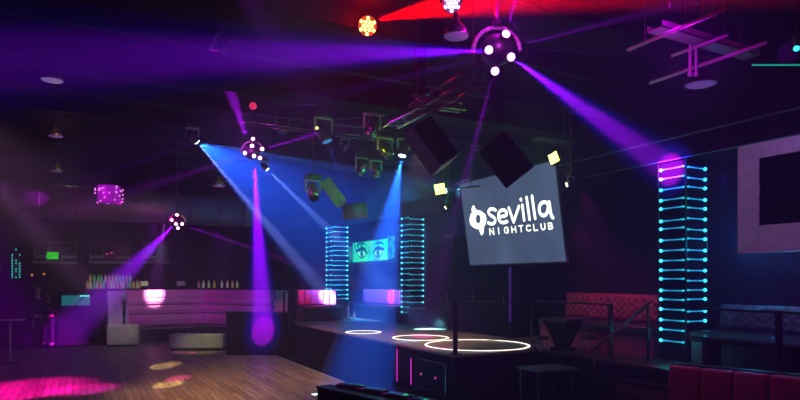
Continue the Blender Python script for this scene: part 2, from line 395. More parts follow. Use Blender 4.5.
def letter(ch, k):
    # cap box along the slanted line of small type
    x0 = 134+k*32.6; yb = 243-k*3.15; h = 27-.2*k; wd = 17
    def q(u, v): return (x0+u*wd+v*-3, yb-v*h-u*1.8)
    L = {'N': [[(0, 0), (0, 1)], [(0, 1), (1, 0)], [(1, 0), (1, 1)]], 'I': [[(.4, 0), (.4, 1)]],
         'G': [[(1, .85), (.5, 1), (0, .8), (0, .2), (.5, 0), (1, .15), (1, .5)], [(1, .5), (.6, .5)]],
         'H': [[(0, 0), (0, 1)], [(1, 0), (1, 1)], [(0, .5), (1, .5)]], 'T': [[(0, 1), (1, 1)], [(.5, 0), (.5, 1)]],
         'C': [[(1, .85), (.5, 1), (0, .8), (0, .2), (.5, 0), (1, .15)]], 'L': [[(0, 1), (0, 0)], [(0, 0), (.9, 0)]],
         'U': [[(0, 1), (0, .2), (.5, -.08), (1, .2), (1, 1)]],
         'B': [[(0, 0), (0, 1)], [(0, 1), (.9, .98), (.9, .55), (0, .52)], [(0, .52), (1, .48), (1, .02), (0, 0)]]}[ch]
    strokes([[q(*p) for p in pl] for pl in L], .027, name='small_letter')
for k, ch in enumerate('NIGHTCLUB'): letter(ch, k)
# logo mark: disc with an eye-shaped hole and two hooked tips
bm = bm_new()
out, inn = [], []
for k in range(48):
    a = 2*PI*k/48; r = 34+ (3 if math.cos(2*a) > 0 else 0)
    x, y = 80+r*math.cos(a)*1.0, 176+r*1.22*math.sin(a)
    out.append([x, y]); inn.append((81+11*math.cos(a), 173+20*math.sin(a)))
for k in range(48):
    a = 2*PI*k/48
    # tips: top left hook and bottom right hook
    if abs(a-1.36*PI) < .22: out[k] = [60+ (a-1.36*PI)*40, 108+abs(a-1.36*PI)*90]
    if abs(a-.36*PI) < .22: out[k] = [97+(a-.36*PI)*-40, 250-abs(a-.36*PI)*90]
oa = [zo(*p) for p in out]; ia = [zo(*p) for p in inn]
vo = [bm.verts.new((p[0], p[1], .004)) for p in oa]; vi = [bm.verts.new((p[0], p[1], .004)) for p in ia]
vo2 = [bm.verts.new((p[0], p[1], .0005)) for p in oa]; vi2 = [bm.verts.new((p[0], p[1], .0005)) for p in ia]
for k in range(48):
    j = (k+1) % 48; bm.faces.new((vo[k], vo[j], vi[j], vi[k])); bm.faces.new((vo[k], vo[j], vo2[j], vo2[k])); bm.faces.new((vi[k], vi[j], vi2[j], vi2[k]))
obj('logo_mark', bm, 'letter', t)

# eyes screen between two columns (plane x = 8)
def onx(px, py, x=8.0):
    d = x/(FW.x+(px-400)/600*RT.x); return P(px, py, d)
EY0, EY1 = onx(388, 250).y, onx(354, 250).y
t = thing('eyes_screen', 'wide green-teal screen showing a pair of dark-lined eyes between two light columns', 'screen', (8.0, 0, 0))
def bx(name, y0, y1, z0, z1, m, dx=.0, th=.04):
    bm = bm_new(); b2(bm, (dx-th, y0, z0), (dx, y1, z1)); return obj(name, bm, m, t)
bx('main_panel', EY0, EY1, 2.64, 3.27, 'eyes_bg')
bx('side_panel', EY1+.06, onx(346, 250).y, 2.62, 3.15, 'eyes_side'); bx('side_panel', onx(395, 250).y+.0, EY0-.06, 2.66, 3.33, 'eyes_side')
bx('frame', onx(395, 250).y, onx(346, 250).y, 2.58, 2.615, 'black', .02, .08)
def eye(cy, cz, s, flip):
    def E(pts, x0, x1, m, name):
        bm = bm_new(); a = [bm.verts.new((x0, cy+p[0]*s*flip, cz+p[1]*s)) for p in pts]; b = [bm.verts.new((x1, cy+p[0]*s*flip, cz+p[1]*s)) for p in pts]
        n = len(pts); bm.faces.new(a); bm.faces.new(b)
        for i in range(n): bm.faces.new((a[i], a[(i+1) % n], b[(i+1) % n], b[i]))
        return obj(name, bm, m, t)
    al = [(-1, .0), (-.6, .38), (0, .5), (.6, .36), (1.15, .3), (.7, -.1), (.2, -.34), (-.4, -.3)]
    E([(p[0]*1.12, p[1]*1.25+.02) for p in al], -.041, -.044, 'eye_dark', 'eye_outline')
    E([(p[0]*.82, p[1]*.66-.04) for p in al], -.044, -.047, 'eye_light', 'eye_white')
    E([(.34*math.cos(2*PI*k/20)-.02, .34*math.sin(2*PI*k/20)) for k in range(20)], -.047, -.050, 'eye_iris', 'iris')
    E([(.15*math.cos(2*PI*k/16)-.02, .15*math.sin(2*PI*k/16)) for k in range(16)], -.050, -.053, 'eye_dark', 'pupil')
    E([(-.9, .72), (-.2, 1.0), (.7, .95), (1.5, .6), (.7, .78), (-.2, .8)], -.041, -.044, 'eye_dark', 'brow')
pe1, pe2 = onx(363, 254), onx(379.5, 253)
eye(pe1.y, pe1.z, .38, 1); eye(pe2.y, pe2.z, .34, -1)
bm = bm_new(); a = onx(356, 247); b = onx(361, 252)
for k in range(3): tube(bm, (-.045, EY1-.15-.25*k, 3.25), (-.045, EY1-.3-.3*k, 2.9-.06*k), .03, .005, seg=6)
obj('hair_strand', bm, 'eye_dark', t)

# right hand framed screen (dark centre, pale surround), hangs under the fascia
t = thing('framed_panel', 'large pale-framed panel with rough black centre hanging on right alcove', 'panel', (7.95, 0, 0))
ya, yb = onx(739, 200, 7.95).y, 3.6
z0, z1 = 2.41, 3.86
bm = bm_new()
b2(bm, (-.03, yb, z0), (.03, ya, z0+.36)); b2(bm, (-.03, yb, z1-.2), (.03, ya, z1)); b2(bm, (-.03, ya-.29, z0+.36), (.03, ya, z1-.2)); b2(bm, (-.03, yb, z0+.36), (.03, yb+.3, z1-.2))
obj('surround', bm, mat('pale_surround', (.42, .40, .46), .7, scale=12, var=.35), t)
bm = bm_new(); b2(bm, (.0, yb+.3, z0+.36), (.02, ya-.29, z1-.2)); obj('backing', bm, mat('panel_black', (.006, .006, .008), .9), t)
bm = bm_new()
for i in range(60):
    s = random.uniform(.03, .07)
    y = random.choice([ya-.29, random.uniform(yb+.3, ya-.29)]); z = random.uniform(z0+.36, z1-.2) if y == ya-.29 else random.choice([z0+.36, z1-.2])
    ball(bm, (-.015, y-.02, z), s*.5, 1, (.4, 1, 1))
obj('rough_edge', bm, mat('tuft_black', (.006, .006, .008), .9), t)
for y in (4.0, ya-.3):
    bm = bm_new(); tube(bm, (0, y, z1), (.08, y, 3.89), .012); obj('bracket', bm, 'black', t)

# ------------------------------------------------------------------ seating
def tufted_back(bm, L, H, th, rows, step, lean=.12):
    """cushion in the y-z plane facing -x, L along y, displaced in diamonds"""
    ny, nz = int(L/.03), int(H/.03); g = []
    for j in range(nz+1):
        row = []
        for i in range(ny+1):
            y = L*i/ny; z = H*j/nz; u = y/step; v = z/(H/(rows+.5))
            k = abs(math.sin(PI*(u+v)/1.0/1.0))*abs(math.sin(PI*(u-v)))
            edge = min(1, min(y, L-y, z, H-z)/.06)
            x = -th*(.1+.9*math.sqrt(k))*edge**.5+lean*z/H
            row.append(bm.verts.new((x, y, z)))
        g.append(row)
    for j in range(nz):
        for i in range(ny): bm.faces.new((g[j][i], g[j][i+1], g[j+1][i+1], g[j+1][i]))
def sofa_minus_x(xf, xb, y0, y1, z0, label, tuft=True, m='red_leather', name='tufted_sofa', hb=1.0, group=None, seatm='dark_leather'):
    t = thing(name, label, 'sofa', (xf, y0, z0), None, group)
    L = y1-y0; D = xb-xf; hs = .46
    bm = bm_new(); b2(bm, (.03, .01, 0), (D, L-.01, hs-.14)); obj('base', bm, m, t)
    bm = bm_new(); b2(bm, (-.02, 0, hs-.14), (D-.2, L, hs+.02), .04); obj('seat', bm, seatm, t, True)
    bm = bm_new(); b2(bm, (D-.16, 0, hs-.1), (D, L, hb-.01), .02); obj('back_frame', bm, m, t)
    bm = bm_new()
    if tuft: tufted_back(bm, L, hb-hs-.02, .09, 3, .16, .05)
    q = obj('back_cushion', bm, m, t, True); q.location = (D-.2, 0, hs+.02)
    return t
sofa_minus_x(7.98, 8.88, 6.5, 9.15, SZ, 'long deep red tufted sofa on raised walkway left of the nearest light column', hb=.98)
def channel_bench(pts_lab, seg_w):
    pass
def channel_sofa(name, origin, ang, L, z0, hb, wch, label, m='pink_leather', D=.85, seatm='dark_leather', hs=.46):
    """back line runs along local +x, seat towards local -y"""
    t = thing(name, label, 'sofa', (origin[0], origin[1], z0), ang)
    bm = bm_new(); b2(bm, (0, -D+.04, 0), (L, 0, hs-.14)); obj('base', bm, 'dark_leather', t)
    bm = bm_new(); b2(bm, (0, -D, hs-.14), (L, -.18, hs), .04); obj('seat', bm, seatm, t, True)
    bm = bm_new(); b2(bm, (0, -.06, hs-.1), (L, .06, hb+.01), .02); obj('back_frame', bm, 'dark_leather', t)
    n = max(1, round(L/wch)); wch = L/n
    for k in range(n):
        bm = bm_new(); b2(bm, (k*wch+.006, -.2, hs+.005), ((k+1)*wch-.006, -.05, hb-.01), .035); obj('back_channel', bm, m, t, True)
    return t
# pink sofas at the far end of the stage
channel_sofa('channel_sofa', (5.85, 17.75), 0, 1.25, SZ, .93, .21, 'bright pink channelled sofa at far left end of stage')
channel_sofa('channel_sofa', (8.8, 18.9), -PI/2, 3.6, SZ if False else SZ, .93, .21, 'long pink channelled sofa under eyes screen between light columns', m='pink_leather')
# raised floor continues behind for that sofa
bm = bm_new(); b2(bm, (7.1, 17.93, 0), (X1, 20.5, SZ)); struct('trim_5', bm, 'stage_side')
t = channel_sofa('channel_sofa', (8.75, 14.42), -PI/2, .62, SZ, .93, .2, 'small pink sofa end showing right of the light column by the eyes screen')
# blue bench in the near right alcove
sofa_minus_x(8.0, 8.9, 2.6, 5.85, SZ, 'long dark bench with blue-lit back in right alcove under pale-framed panel', m='slate_leather' if 'slate_leather' in M else mat('slate_leather', (.10, .12, .16), .4), name='alcove_bench', hb=.86, seatm='dark_leather')
# foreground red channelled booth, facing the dance floor
a = P(668, 363, 7.6); b = P(800, 375.5, 6.63); dv = b-a
ang = math.atan2(dv.y, dv.x)
t = channel_sofa('channelled_booth', (a.x+.04, a.y-.05), ang, 1.8, 0, 1.0, .385, 'dark red booth with wide back channels in lower right corner', m='red_leather', D=.9, hs=.46)
# foreground black booth, seen from behind
a = P(325, 386, 6.0); b = P(396, 402, 5.25); dv = V((b.x-a.x, b.y-a.y, 0)); ang = math.atan2(dv.y, dv.x)
t = thing('black_booth', 'black leather booth seen from behind at bottom edge of picture', 'sofa', (a.x, a.y, 0), ang)
L = 2.2
bm = bm_new(); b2(bm, (0, -.10, 0), (L, .0, .985), .012); obj('back_panel', bm, 'dark_leather', t)
bm = bm_new(); b2(bm, (-.005, -.11, .985), (L, .07, 1.0), .005); obj('top_cap', bm, mat('cap_teal_black', (.02, .04, .05), .4), t)
for k in range(6):
    bm = bm_new(); b2(bm, (.12+k*.34, .01, .45), (.12+k*.34+.33, .2, 1.035), .05); obj('back_cushion', bm, mat('gloss_black_leather', (.05, .04, .06), .18) if k == 0 else bpy.data.materials['gloss_black_leather'], t, True)
bm = bm_new(); b2(bm, (0, .0, 0), (L, .75, .32)); obj('base', bm, 'dark_leather', t)
bm = bm_new(); b2(bm, (0, .15, .32), (L, .8, .46), .04); obj('seat', bm, 'dark_leather', t, True)

# horseshoe booth: profile swept along a path
def sweep(bm, path_, prof, closed=False):
    """path_: inner line, prof: (outward offset, z) polygon"""
    n = len(path_); nor = []
    for i in range(n-1):
        d = (V(path_[i+1])-V(path_[i])).normalized(); nor.append(V((-d.y, d.x)))
    rings = []
    for i in range(n):
        if i == 0: m_ = nor[0]
        elif i == n-1: m_ = nor[-1]
        else:
            m_ = (nor[i-1]+nor[i]).normalized(); m_ = m_/max(.3, m_.dot(nor[i]))
        rings.append([bm.verts.new((path_[i][0]+m_.x*o, path_[i][1]+m_.y*o, z)) for o, z in prof])
    k = len(prof)
    for a, b in zip(rings, rings[1:]):
        for j in range(k): bm.faces.new((a[j], a[(j+1) % k], b[(j+1) % k], b[j]))
    bm.faces.new(rings[0]); bm.faces.new(list(reversed(rings[-1])))
pth = [(1.28, 20.9), (1.28, 22.4), (1.45, 22.6), (3.95, 22.6), (4.12, 22.5), (5.65, 19.2)]
t = thing('horseshoe_booth', 'white leather horseshoe booth glowing magenta beyond the dance floor', 'sofa')
tiers = [(.46, .84), (.86, 1.16), (1.18, 1.42)]
for z0, z1 in tiers:
    bm = bm_new(); sweep(bm, pth, [(.0, z0), (-.06, z0+.03), (-.08, (z0+z1)/2), (-.06, z1-.03), (.0, z1), (.1, z1), (.1, z0)]); obj('back_channel', bm, 'white_leather', t, False)
bm = bm_new(); sweep(bm, pth, [(.0, 0), (.0, 1.44), (.5, 1.44), (.5, 0)]); obj('back_frame', bm, 'white_leather', t)
bm = bm_new(); sweep(bm, pth, [(-.03, 1.44), (-.03, 1.70), (.52, 1.70), (.52, 1.44)]); obj('top_roll', bm, 'white_leather', t)
bm = bm_new(); sweep(bm, pth, [(-.65, .30), (-.65, .46), (.0, .46), (.0, .30)]); obj('seat', bm, 'dark_leather', t)
bm = bm_new(); sweep(bm, pth, [(-.58, 0), (-.58, .30), (.0, .30), (.0, 0)]); obj('plinth', bm, 'stage_side', t)
# ottomans
def ottoman(c, sx_, sy_, h, ang, label):
    t = thing('ottoman', label, 'ottoman', (c[0], c[1], 0), ang, None)
    bm = bm_new(); b2(bm, (-sx_/2+.03, -sy_/2+.03, 0), (sx_/2-.03, sy_/2-.03, .07)); obj('base', bm, 'black', t)
    bm = bm_new(); b2(bm, (-sx_/2, -sy_/2, .07), (sx_/2, sy_/2, h), .03); obj('cushion', bm, 'white_leather', t, True)
    bm = bm_new(); b2(bm, (-sx_/2-.004, -sy_/2-.004, h-.09), (sx_/2+.004, sy_/2+.004, h-.08)); obj('piping', bm, 'frame_grey', t)
o = P(197, 351, 17.3); ottoman((o.x+.1, o.y+.3), 1.55, .55, .47, -.45, 'long pale ottoman standing alone in front of horseshoe booth')
o = P(120, 346, 18.7); ottoman((o.x+.10, o.y-.15), .9, .62, .66, -.15, 'short pale ottoman at left end of horseshoe booth')
t = thing('low_table', 'low dark table inside the horseshoe booth', 'table', (2.7, 21.3, 0))
bm = bm_new(); b2(bm, (-.7, -.3, .42), (.7, .3, .46), .01); obj('table_top', bm, 'blackgloss', t)
for s in (-.55, .55):
    bm = bm_new(); b2(bm, (s-.04, -.2, 0), (s+.04, .2, .42)); obj('leg', bm, 'black', t)
# black cabinet in front of right wing
a = P(226, 355, 16.4); b = P(287, 355, 16.3); ang = math.atan2(b.y-a.y, b.x-a.x)
t = thing('black_booth_back', 'tall black box-like booth back between pale ottoman and stage end', 'booth', (a.x, a.y, 0), ang); L = (V((b.x, b.y))-V((a.x, a.y))).length
t.name = 'square_booth'
bm = bm_new(); b2(bm, (0, 0, 0), (L, .12, 1.15), .01); obj('back_panel', bm, mat('booth_board', (.0018, .0018, .003), .95), t)
bm = bm_new(); b2(bm, (-.02, -.02, 1.15), (L+.02, .16, 1.18), .008); obj('top_cap', bm, 'black', t)
bm = bm_new(); b2(bm, (0, .12, 0), (.12, .9, 1.15)); obj('side_panel', bm, 'black', t); bm = bm_new(); b2(bm, (L-.12, .12, 0), (L, .9, 1.15)); obj('side_panel', bm, 'black', t)
bm = bm_new(); b2(bm, (.12, .12, .0), (L-.12, .9, .45), .02); obj('seat', bm, 'dark_leather', t)

# ------------------------------------------------------------------ backline behind the rings
t = thing('equipment_wall', 'long low black cabinet wall behind stage under logo screen', 'cabinet', (8.05, 10.1, SZ))
bm = bm_new(); b2(bm, (0, 0, 0), (.85, 3.45, 1.53)); obj('body', bm, mat('cabinet_navy', (.01, .01, .02), .8), t)
for k in range(3):
    bm = bm_new(); b2(bm, (-.02, .06+k*1.13, .06), (.0, 1.13+k*1.13, 1.47), .004); q = obj('door', bm, mat('door_navy', (.01, .012, .018), .8) if k == 0 else bpy.data.materials['door_navy'], t)
    bm = bm_new(); tube(bm, (-.04, .2+k*1.13, .7), (-.04, .2+k*1.13, .9), .008); obj('handle', bm, 'steel', q)
t2 = thing('light_tube', 'dim violet light strip on near corner of equipment cabinet wall', 'light tube', (8.0, 10.07, SZ))
bm = bm_new(); tube(bm, (0, 0, .35), (0, 0, 1.5), .028); obj('tube', bm, 'purpletube', t2, True)
bm = bm_new(); b2(bm, (.0, -.02, .3), (.05, .02, 1.53)); obj('channel', bm, 'black', t2)
def speaker(label, loc, rot, s=(.42, .36, .62), m='black', name='loudspeaker'):
    t = thing(name, label, 'loudspeaker', loc, rot)
    w_, d_, h_ = s
    bm = bm_new(); v = [(-w_/2, -d_/2), (w_/2, -d_/2), (w_/2*.7, d_/2), (-w_/2*.7, d_/2)]
    lo = [bm.verts.new((x, y, -h_/2)) for x, y in v]; hi = [bm.verts.new((x, y, h_/2)) for x, y in v]
    bm.faces.new(lo); bm.faces.new(hi)
    for i in range(4): bm.faces.new((lo[i], lo[(i+1) % 4], hi[(i+1) % 4], hi[i]))
    bmesh.ops.bevel(bm, geom=list(bm.edges), offset=.01, segments=1, affect='EDGES'); obj('cabinet', bm, m, t)
    bm = bm_new(); b2(bm, (-w_/2+.02, -d_/2-.012, -h_/2+.02), (w_/2-.02, -d_/2, h_/2-.02), .004); obj('grille', bm, 'blackcloth', t)
    bm = bm_new(); b2(bm, (-.05, -d_/2-.014, -h_/2+.03), (.05, -d_/2-.010, -h_/2+.05)); obj('badge', bm, 'steel_dark', t)
    return t
speaker('upright black loudspeaker standing on cabinet wall left of logo screen', (8.35, 12.65, SZ+1.53+.401), Quaternion((0, 0, 1), -PI/2), (.5, .45, .8), 'cabinet_navy2' if 'cabinet_navy2' in M else mat('speaker_navy', (.03, .035, .06), .6))

# cocktail table and small chrome stools by the sofa
def cocktail_table(loc, label, h=.56, w_=.6):
    t = thing('cocktail_table', label, 'table', loc, .15)
    bm = bm_new(); b2(bm, (-w_/2, -w_/2, h-.035), (w_/2, w_/2, h), .006); obj('table_top', bm, mat('table_top_teal', (.05, .10, .12), .25) if 'tt' not in M else M['tt'], t)
    bm = bm_new()
    lo = [bm.verts.new((x*.09, y*.09, .05)) for x, y in ((-1, -1), (1, -1), (1, 1), (-1, 1))]; hi = [bm.verts.new((x*w_*.42, y*w_*.42, h-.035)) for x, y in ((-1, -1), (1, -1), (1, 1), (-1, 1))]
    bm.faces.new(lo); bm.faces.new(hi)
    for i in range(4): bm.faces.new((lo[i], lo[(i+1) % 4], hi[(i+1) % 4], hi[i]))
    obj('pedestal', bm, 'blackgloss', t)
    bm = bm_new(); b2(bm, (-.16, -.16, 0), (.16, .16, .05), .01); obj('foot', bm, 'black', t)
    return t
o = P(563, 350, 10.6); cocktail_table((o.x, o.y, SZ), 'small dark cocktail table with tapering pedestal in front of tufted sofa')
def stool(loc, label):
    t = thing('low_stool', label, 'stool', loc)
    bm = bm_new(); lathe(bm, [(.0, .2), (.13, .2), (.14, .22), (.13, .25), (.0, .26)], 16); obj('seat', bm, 'dark_leather', t, True)
    for k in range(4):
        a_ = PI/4+k*PI/2; bm = bm_new(); tube(bm, (.11*math.cos(a_), .11*math.sin(a_), .2), (.14*math.cos(a_), .14*math.sin(a_), 0), .009); obj('leg', bm, 'steel', t)
    bm = bm_new(); torus(bm, (0, 0, .09), .13, .006, 20, 6); obj('foot_ring', bm, 'steel', t)
    return t
o = P(541, 349, 10.5); stool((o.x, o.y, SZ), 'low chrome-legged stool left of the cocktail table')
o = P(588, 349, 10.5); stool((o.x, o.y, SZ), 'low chrome-legged stool right of the cocktail table')
# dark table in front of the stage
t = thing('high_table', 'dark square table with faint blue top in front of stage', 'table', (6.05, 6.75, 0), -.1)
bm = bm_new(); b2(bm, (-.36, -.27, .74), (.36, .27, .77), .006); obj('table_top', bm, mat('blue_black_top', (.06, .09, .13), .3), t)
for x in (-.3, .3):
    for y in (-.22, .22):
        bm = bm_new(); b2(bm, (x-.02, y-.02, 0), (x+.02, y+.02, .74)); obj('leg', bm, 'black', t)
t = thing('low_table', 'low black table with cyan-lit edge behind the channelled red booth', 'table', (7.72, 4.75, SZ))
bm = bm_new(); b2(bm, (-.25, -.75, .42), (.25, .75, .46), .008); obj('table_top', bm, mat('cyan_top', (.05, .08, .09), .15), t)
for s in (-.55, .55):
    bm = bm_new(); b2(bm, (-.15, s-.04, 0), (.15, s+.04, .42)); obj('leg', bm, 'black', t)

# ------------------------------------------------------------------ bar side
t = thing('drinks_cooler', 'black drinks cooler with lit cyan glass front left of horseshoe booth', 'cooler', (-.12, 22.8, 0), -.15)
bm = bm_new(); b2(bm, (-.55, 0, 0), (.55, .6, 1.66), .01); obj('body', bm, mat('cooler_black', (.003, .003, .004), .9), t)
bm = bm_new(); b2(bm, (-.42, -.015, 1.2), (.42, .0, 1.54)); q = obj('glass_front', bm, 'cyanpanel', t)
bm = bm_new(); b2(bm, (.12, -.02, 1.49), (.40, -.014, 1.54)); obj('lamp', bm, 'cyanspot', q)
bm = bm_new(); tube(bm, (-.05, -.02, 1.2), (.25, -.02, 1.5), .02, seg=4); obj('handle', bm, 'black', q)
t = thing('back_bar', 'long dark back bar along rear wall carrying rows of bottles', 'shelf', (.1, 25.6, 0))
bm = bm_new(); b2(bm, (0, 0, 0), (6.2, .7, 1.72)); obj('counter', bm, 'wall', t)
bm = bm_new(); b2(bm, (0, .4, 1.9), (2.0, .7, 1.96)); obj('shelf', bm, 'black', t)
for s in (0.02, 1.94):
    bm = bm_new(); b2(bm, (s, .42, 1.72), (s+.04, .68, 1.9)); obj('bracket', bm, 'black', t)
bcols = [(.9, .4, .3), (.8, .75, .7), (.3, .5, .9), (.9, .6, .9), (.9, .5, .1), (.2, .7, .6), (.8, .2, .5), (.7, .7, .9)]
bmats = [mat('bottle_glass_%d' % i, (c[0]*.3, c[1]*.3, c[2]*.3), .2, em=c, es=.2) for i, c in enumerate(bcols)]  # sparkle of the bottles painted as a faint glow of the glass
first = None
def bottle_bm():
    bm = bm_new(); lathe(bm, [(.045, 0), (.048, .02), (.048, .19), (.018, .24), (.016, .31)], 10); return bm
proto = []
for m_ in bmats:
    t = thing('bottle', 'faintly glowing liquor bottle in rows on the back bar', 'bottle', (0, 0, 0), None, 'bottles on the back bar')
    obj('glass', bottle_bm(), m_, t, True); bm = bm_new(); tube(bm, (0, 0, .31), (0, 0, .345), .019, seg=8); obj('cap', bm, 'black', t); proto.append(t)
spots = [(.25+.115*k+random.uniform(-.02, .02), 25.78, 1.72) for k in range(17)]+[(.35+.13*k+random.uniform(-.02, .02), 26.15, 1.96) for k in range(12)]
spots += [(4.3+.23*k+random.uniform(-.05, .05), 25.75, 1.72) for k in range(8)]
for i, s in enumerate(spots):
    o = proto[i] if i < len(proto) else copy_tree(proto[random.randrange(len(proto))]); o.location = s
def monitor(loc, label, m, w_=.3, h_=.22):
    t = thing('till_monitor', label, 'monitor', loc)
    bm = bm_new(); b2(bm, (-w_/2, 0, .08), (w_/2, .03, .08+h_), .004); obj('casing', bm, 'black', t)
    bm = bm_new(); b2(bm, (-w_/2+.02, -.004, .1), (w_/2-.02, 0, .06+h_)); obj('display', bm, m, t)
    bm = bm_new(); tube(bm, (0, .02, 0), (0, .02, .1), .015); obj('stand', bm, 'black', t)
M['disp_white'] = mat('display_white', (.1, .1, .1), .4, em=(.7, .6, .65), es=.4); M['disp_violet'] = mat('display_violet', (.1, .1, .1), .4, em=(.3, .15, .6), es=.25)
o = P(144, 288, 23.9); monitor((o.x, 25.7, 1.72), 'small till monitor with pale screen on the back bar', 'disp_white')
o = P(180, 288, 24.6); monitor((o.x, 25.7, 1.72), 'small till monitor with violet screen on the back bar', 'disp_violet', .36)
# exit sign
o = P(52.5, 255.5, 23.2)
t = thing('exit_sign', 'green lit exit sign high on back wall between windows', 'sign', (o.x, Y1-.16, o.z))
bm = bm_new(); b2(bm, (-.19, 0, -.13), (.19, .09, .13), .006); obj('housing', bm, 'exit', t)
f = bpy.data.curves.new('exit_text', 'FONT'); f.body = 'EXIT'; f.size = .17; f.align_x = 'CENTER'; f.align_y = 'CENTER'; f.extrude = .002
fo = bpy.data.objects.new('lettering', f); C.objects.link(fo); fo.parent = t; fo.location = (0, -.004, 0); fo.rotation_euler = (PI/2, 0, 0); f.materials.append(mat('exit_letters', (.01, .05, .01), .5))
bpy.context.view_layer.update(); em = bpy.data.meshes.new_from_object(fo); mw = (fo.parent, fo.location.copy(), fo.rotation_euler.copy()); bpy.data.objects.remove(fo)
fo = bpy.data.objects.new('lettering', em); C.objects.link(fo); fo.parent, fo.location, fo.rotation_euler = mw
# orange and pink tiny lamps
for (px, py, m_, lab) in ((32, 275, 'orange', 'tiny orange candle lamp on rear wall ledge left of its twin'), (44, 274, 'orange', 'tiny orange candle lamp on rear wall ledge below exit sign'),
                          (107, 254, 'tiny_pink', 'small pink lamp in middle of rear window'), (111.5, 253, 'tiny_pink', 'small pink lamp just right of its twin in rear window')):
    d = (Y1-.2)/(FW.y+(px-400)/600*RT.y); o = P(px, py, d)
    t = thing('wall_lamp', lab, 'lamp', (o.x, o.y, o.z)); bm = bm_new(); ball(bm, (0, 0, 0), .045, 2); obj('bulb', bm, m_, t, True)
    bm = bm_new(); tube(bm, (0, .03, 0), (0, .2, 0), .03); obj('wall_mount', bm, 'black', t)
# high table at the left edge
o = P(10, 319, 14.8)
t = thing('bar_table', 'high round table with violet-lit rim at left edge of dance floor', 'table', (o.x, o.y, 0))
bm = bm_new(); lathe(bm, [(.0, 1.05), (.33, 1.05), (.34, 1.065), (.33, 1.08), (.0, 1.08)], 28); obj('table_top', bm, mat('violet_rim', (.35, .2, .4), .3), t, True)
bm = bm_new(); tube(bm, (0, 0, .02), (0, 0, 1.05), .03); obj('pole', bm, 'steel', t)
bm = bm_new(); lathe(bm, [(.25, 0), (.25, .015), (.04, .04), (.0, .04)], 24); obj('base', bm, 'black', t)

# ------------------------------------------------------------------ people
def skin_body(name, chains, m, parent, sub=2):
    """chains: lists of (x,y,z,r) joined where the coordinates coincide; first vertex is the root"""
    verts, edges, rad, idx = [], [], [], {}
    for ch in chains:
        prev = None
        for (x, y, z, r) in ch:
            k = (round(x, 4), round(y, 4), round(z, 4))
            if k not in idx: idx[k] = len(verts); verts.append((x, y, z)); rad.append(r)
            i = idx[k]
            if prev is not None and prev != i: edges.append((prev, i))
            prev = i
    me = bpy.data.meshes.new(name); me.from_pydata(verts, edges, []); o = bpy.data.objects.new(name, me); C.objects.link(o); o.parent = parent
    md = o.modifiers.new('skin', 'SKIN'); md.use_smooth_shade = True
    for i, sv in enumerate(me.skin_vertices[0].data):
        r = rad[i]; sv.radius = r if isinstance(r, tuple) else (r, r); sv.use_root = (i == 0)
    s = o.modifiers.new('sub', 'SUBSURF'); s.levels = sub; s.render_levels = sub
    me.materials.append(M[m]); return o
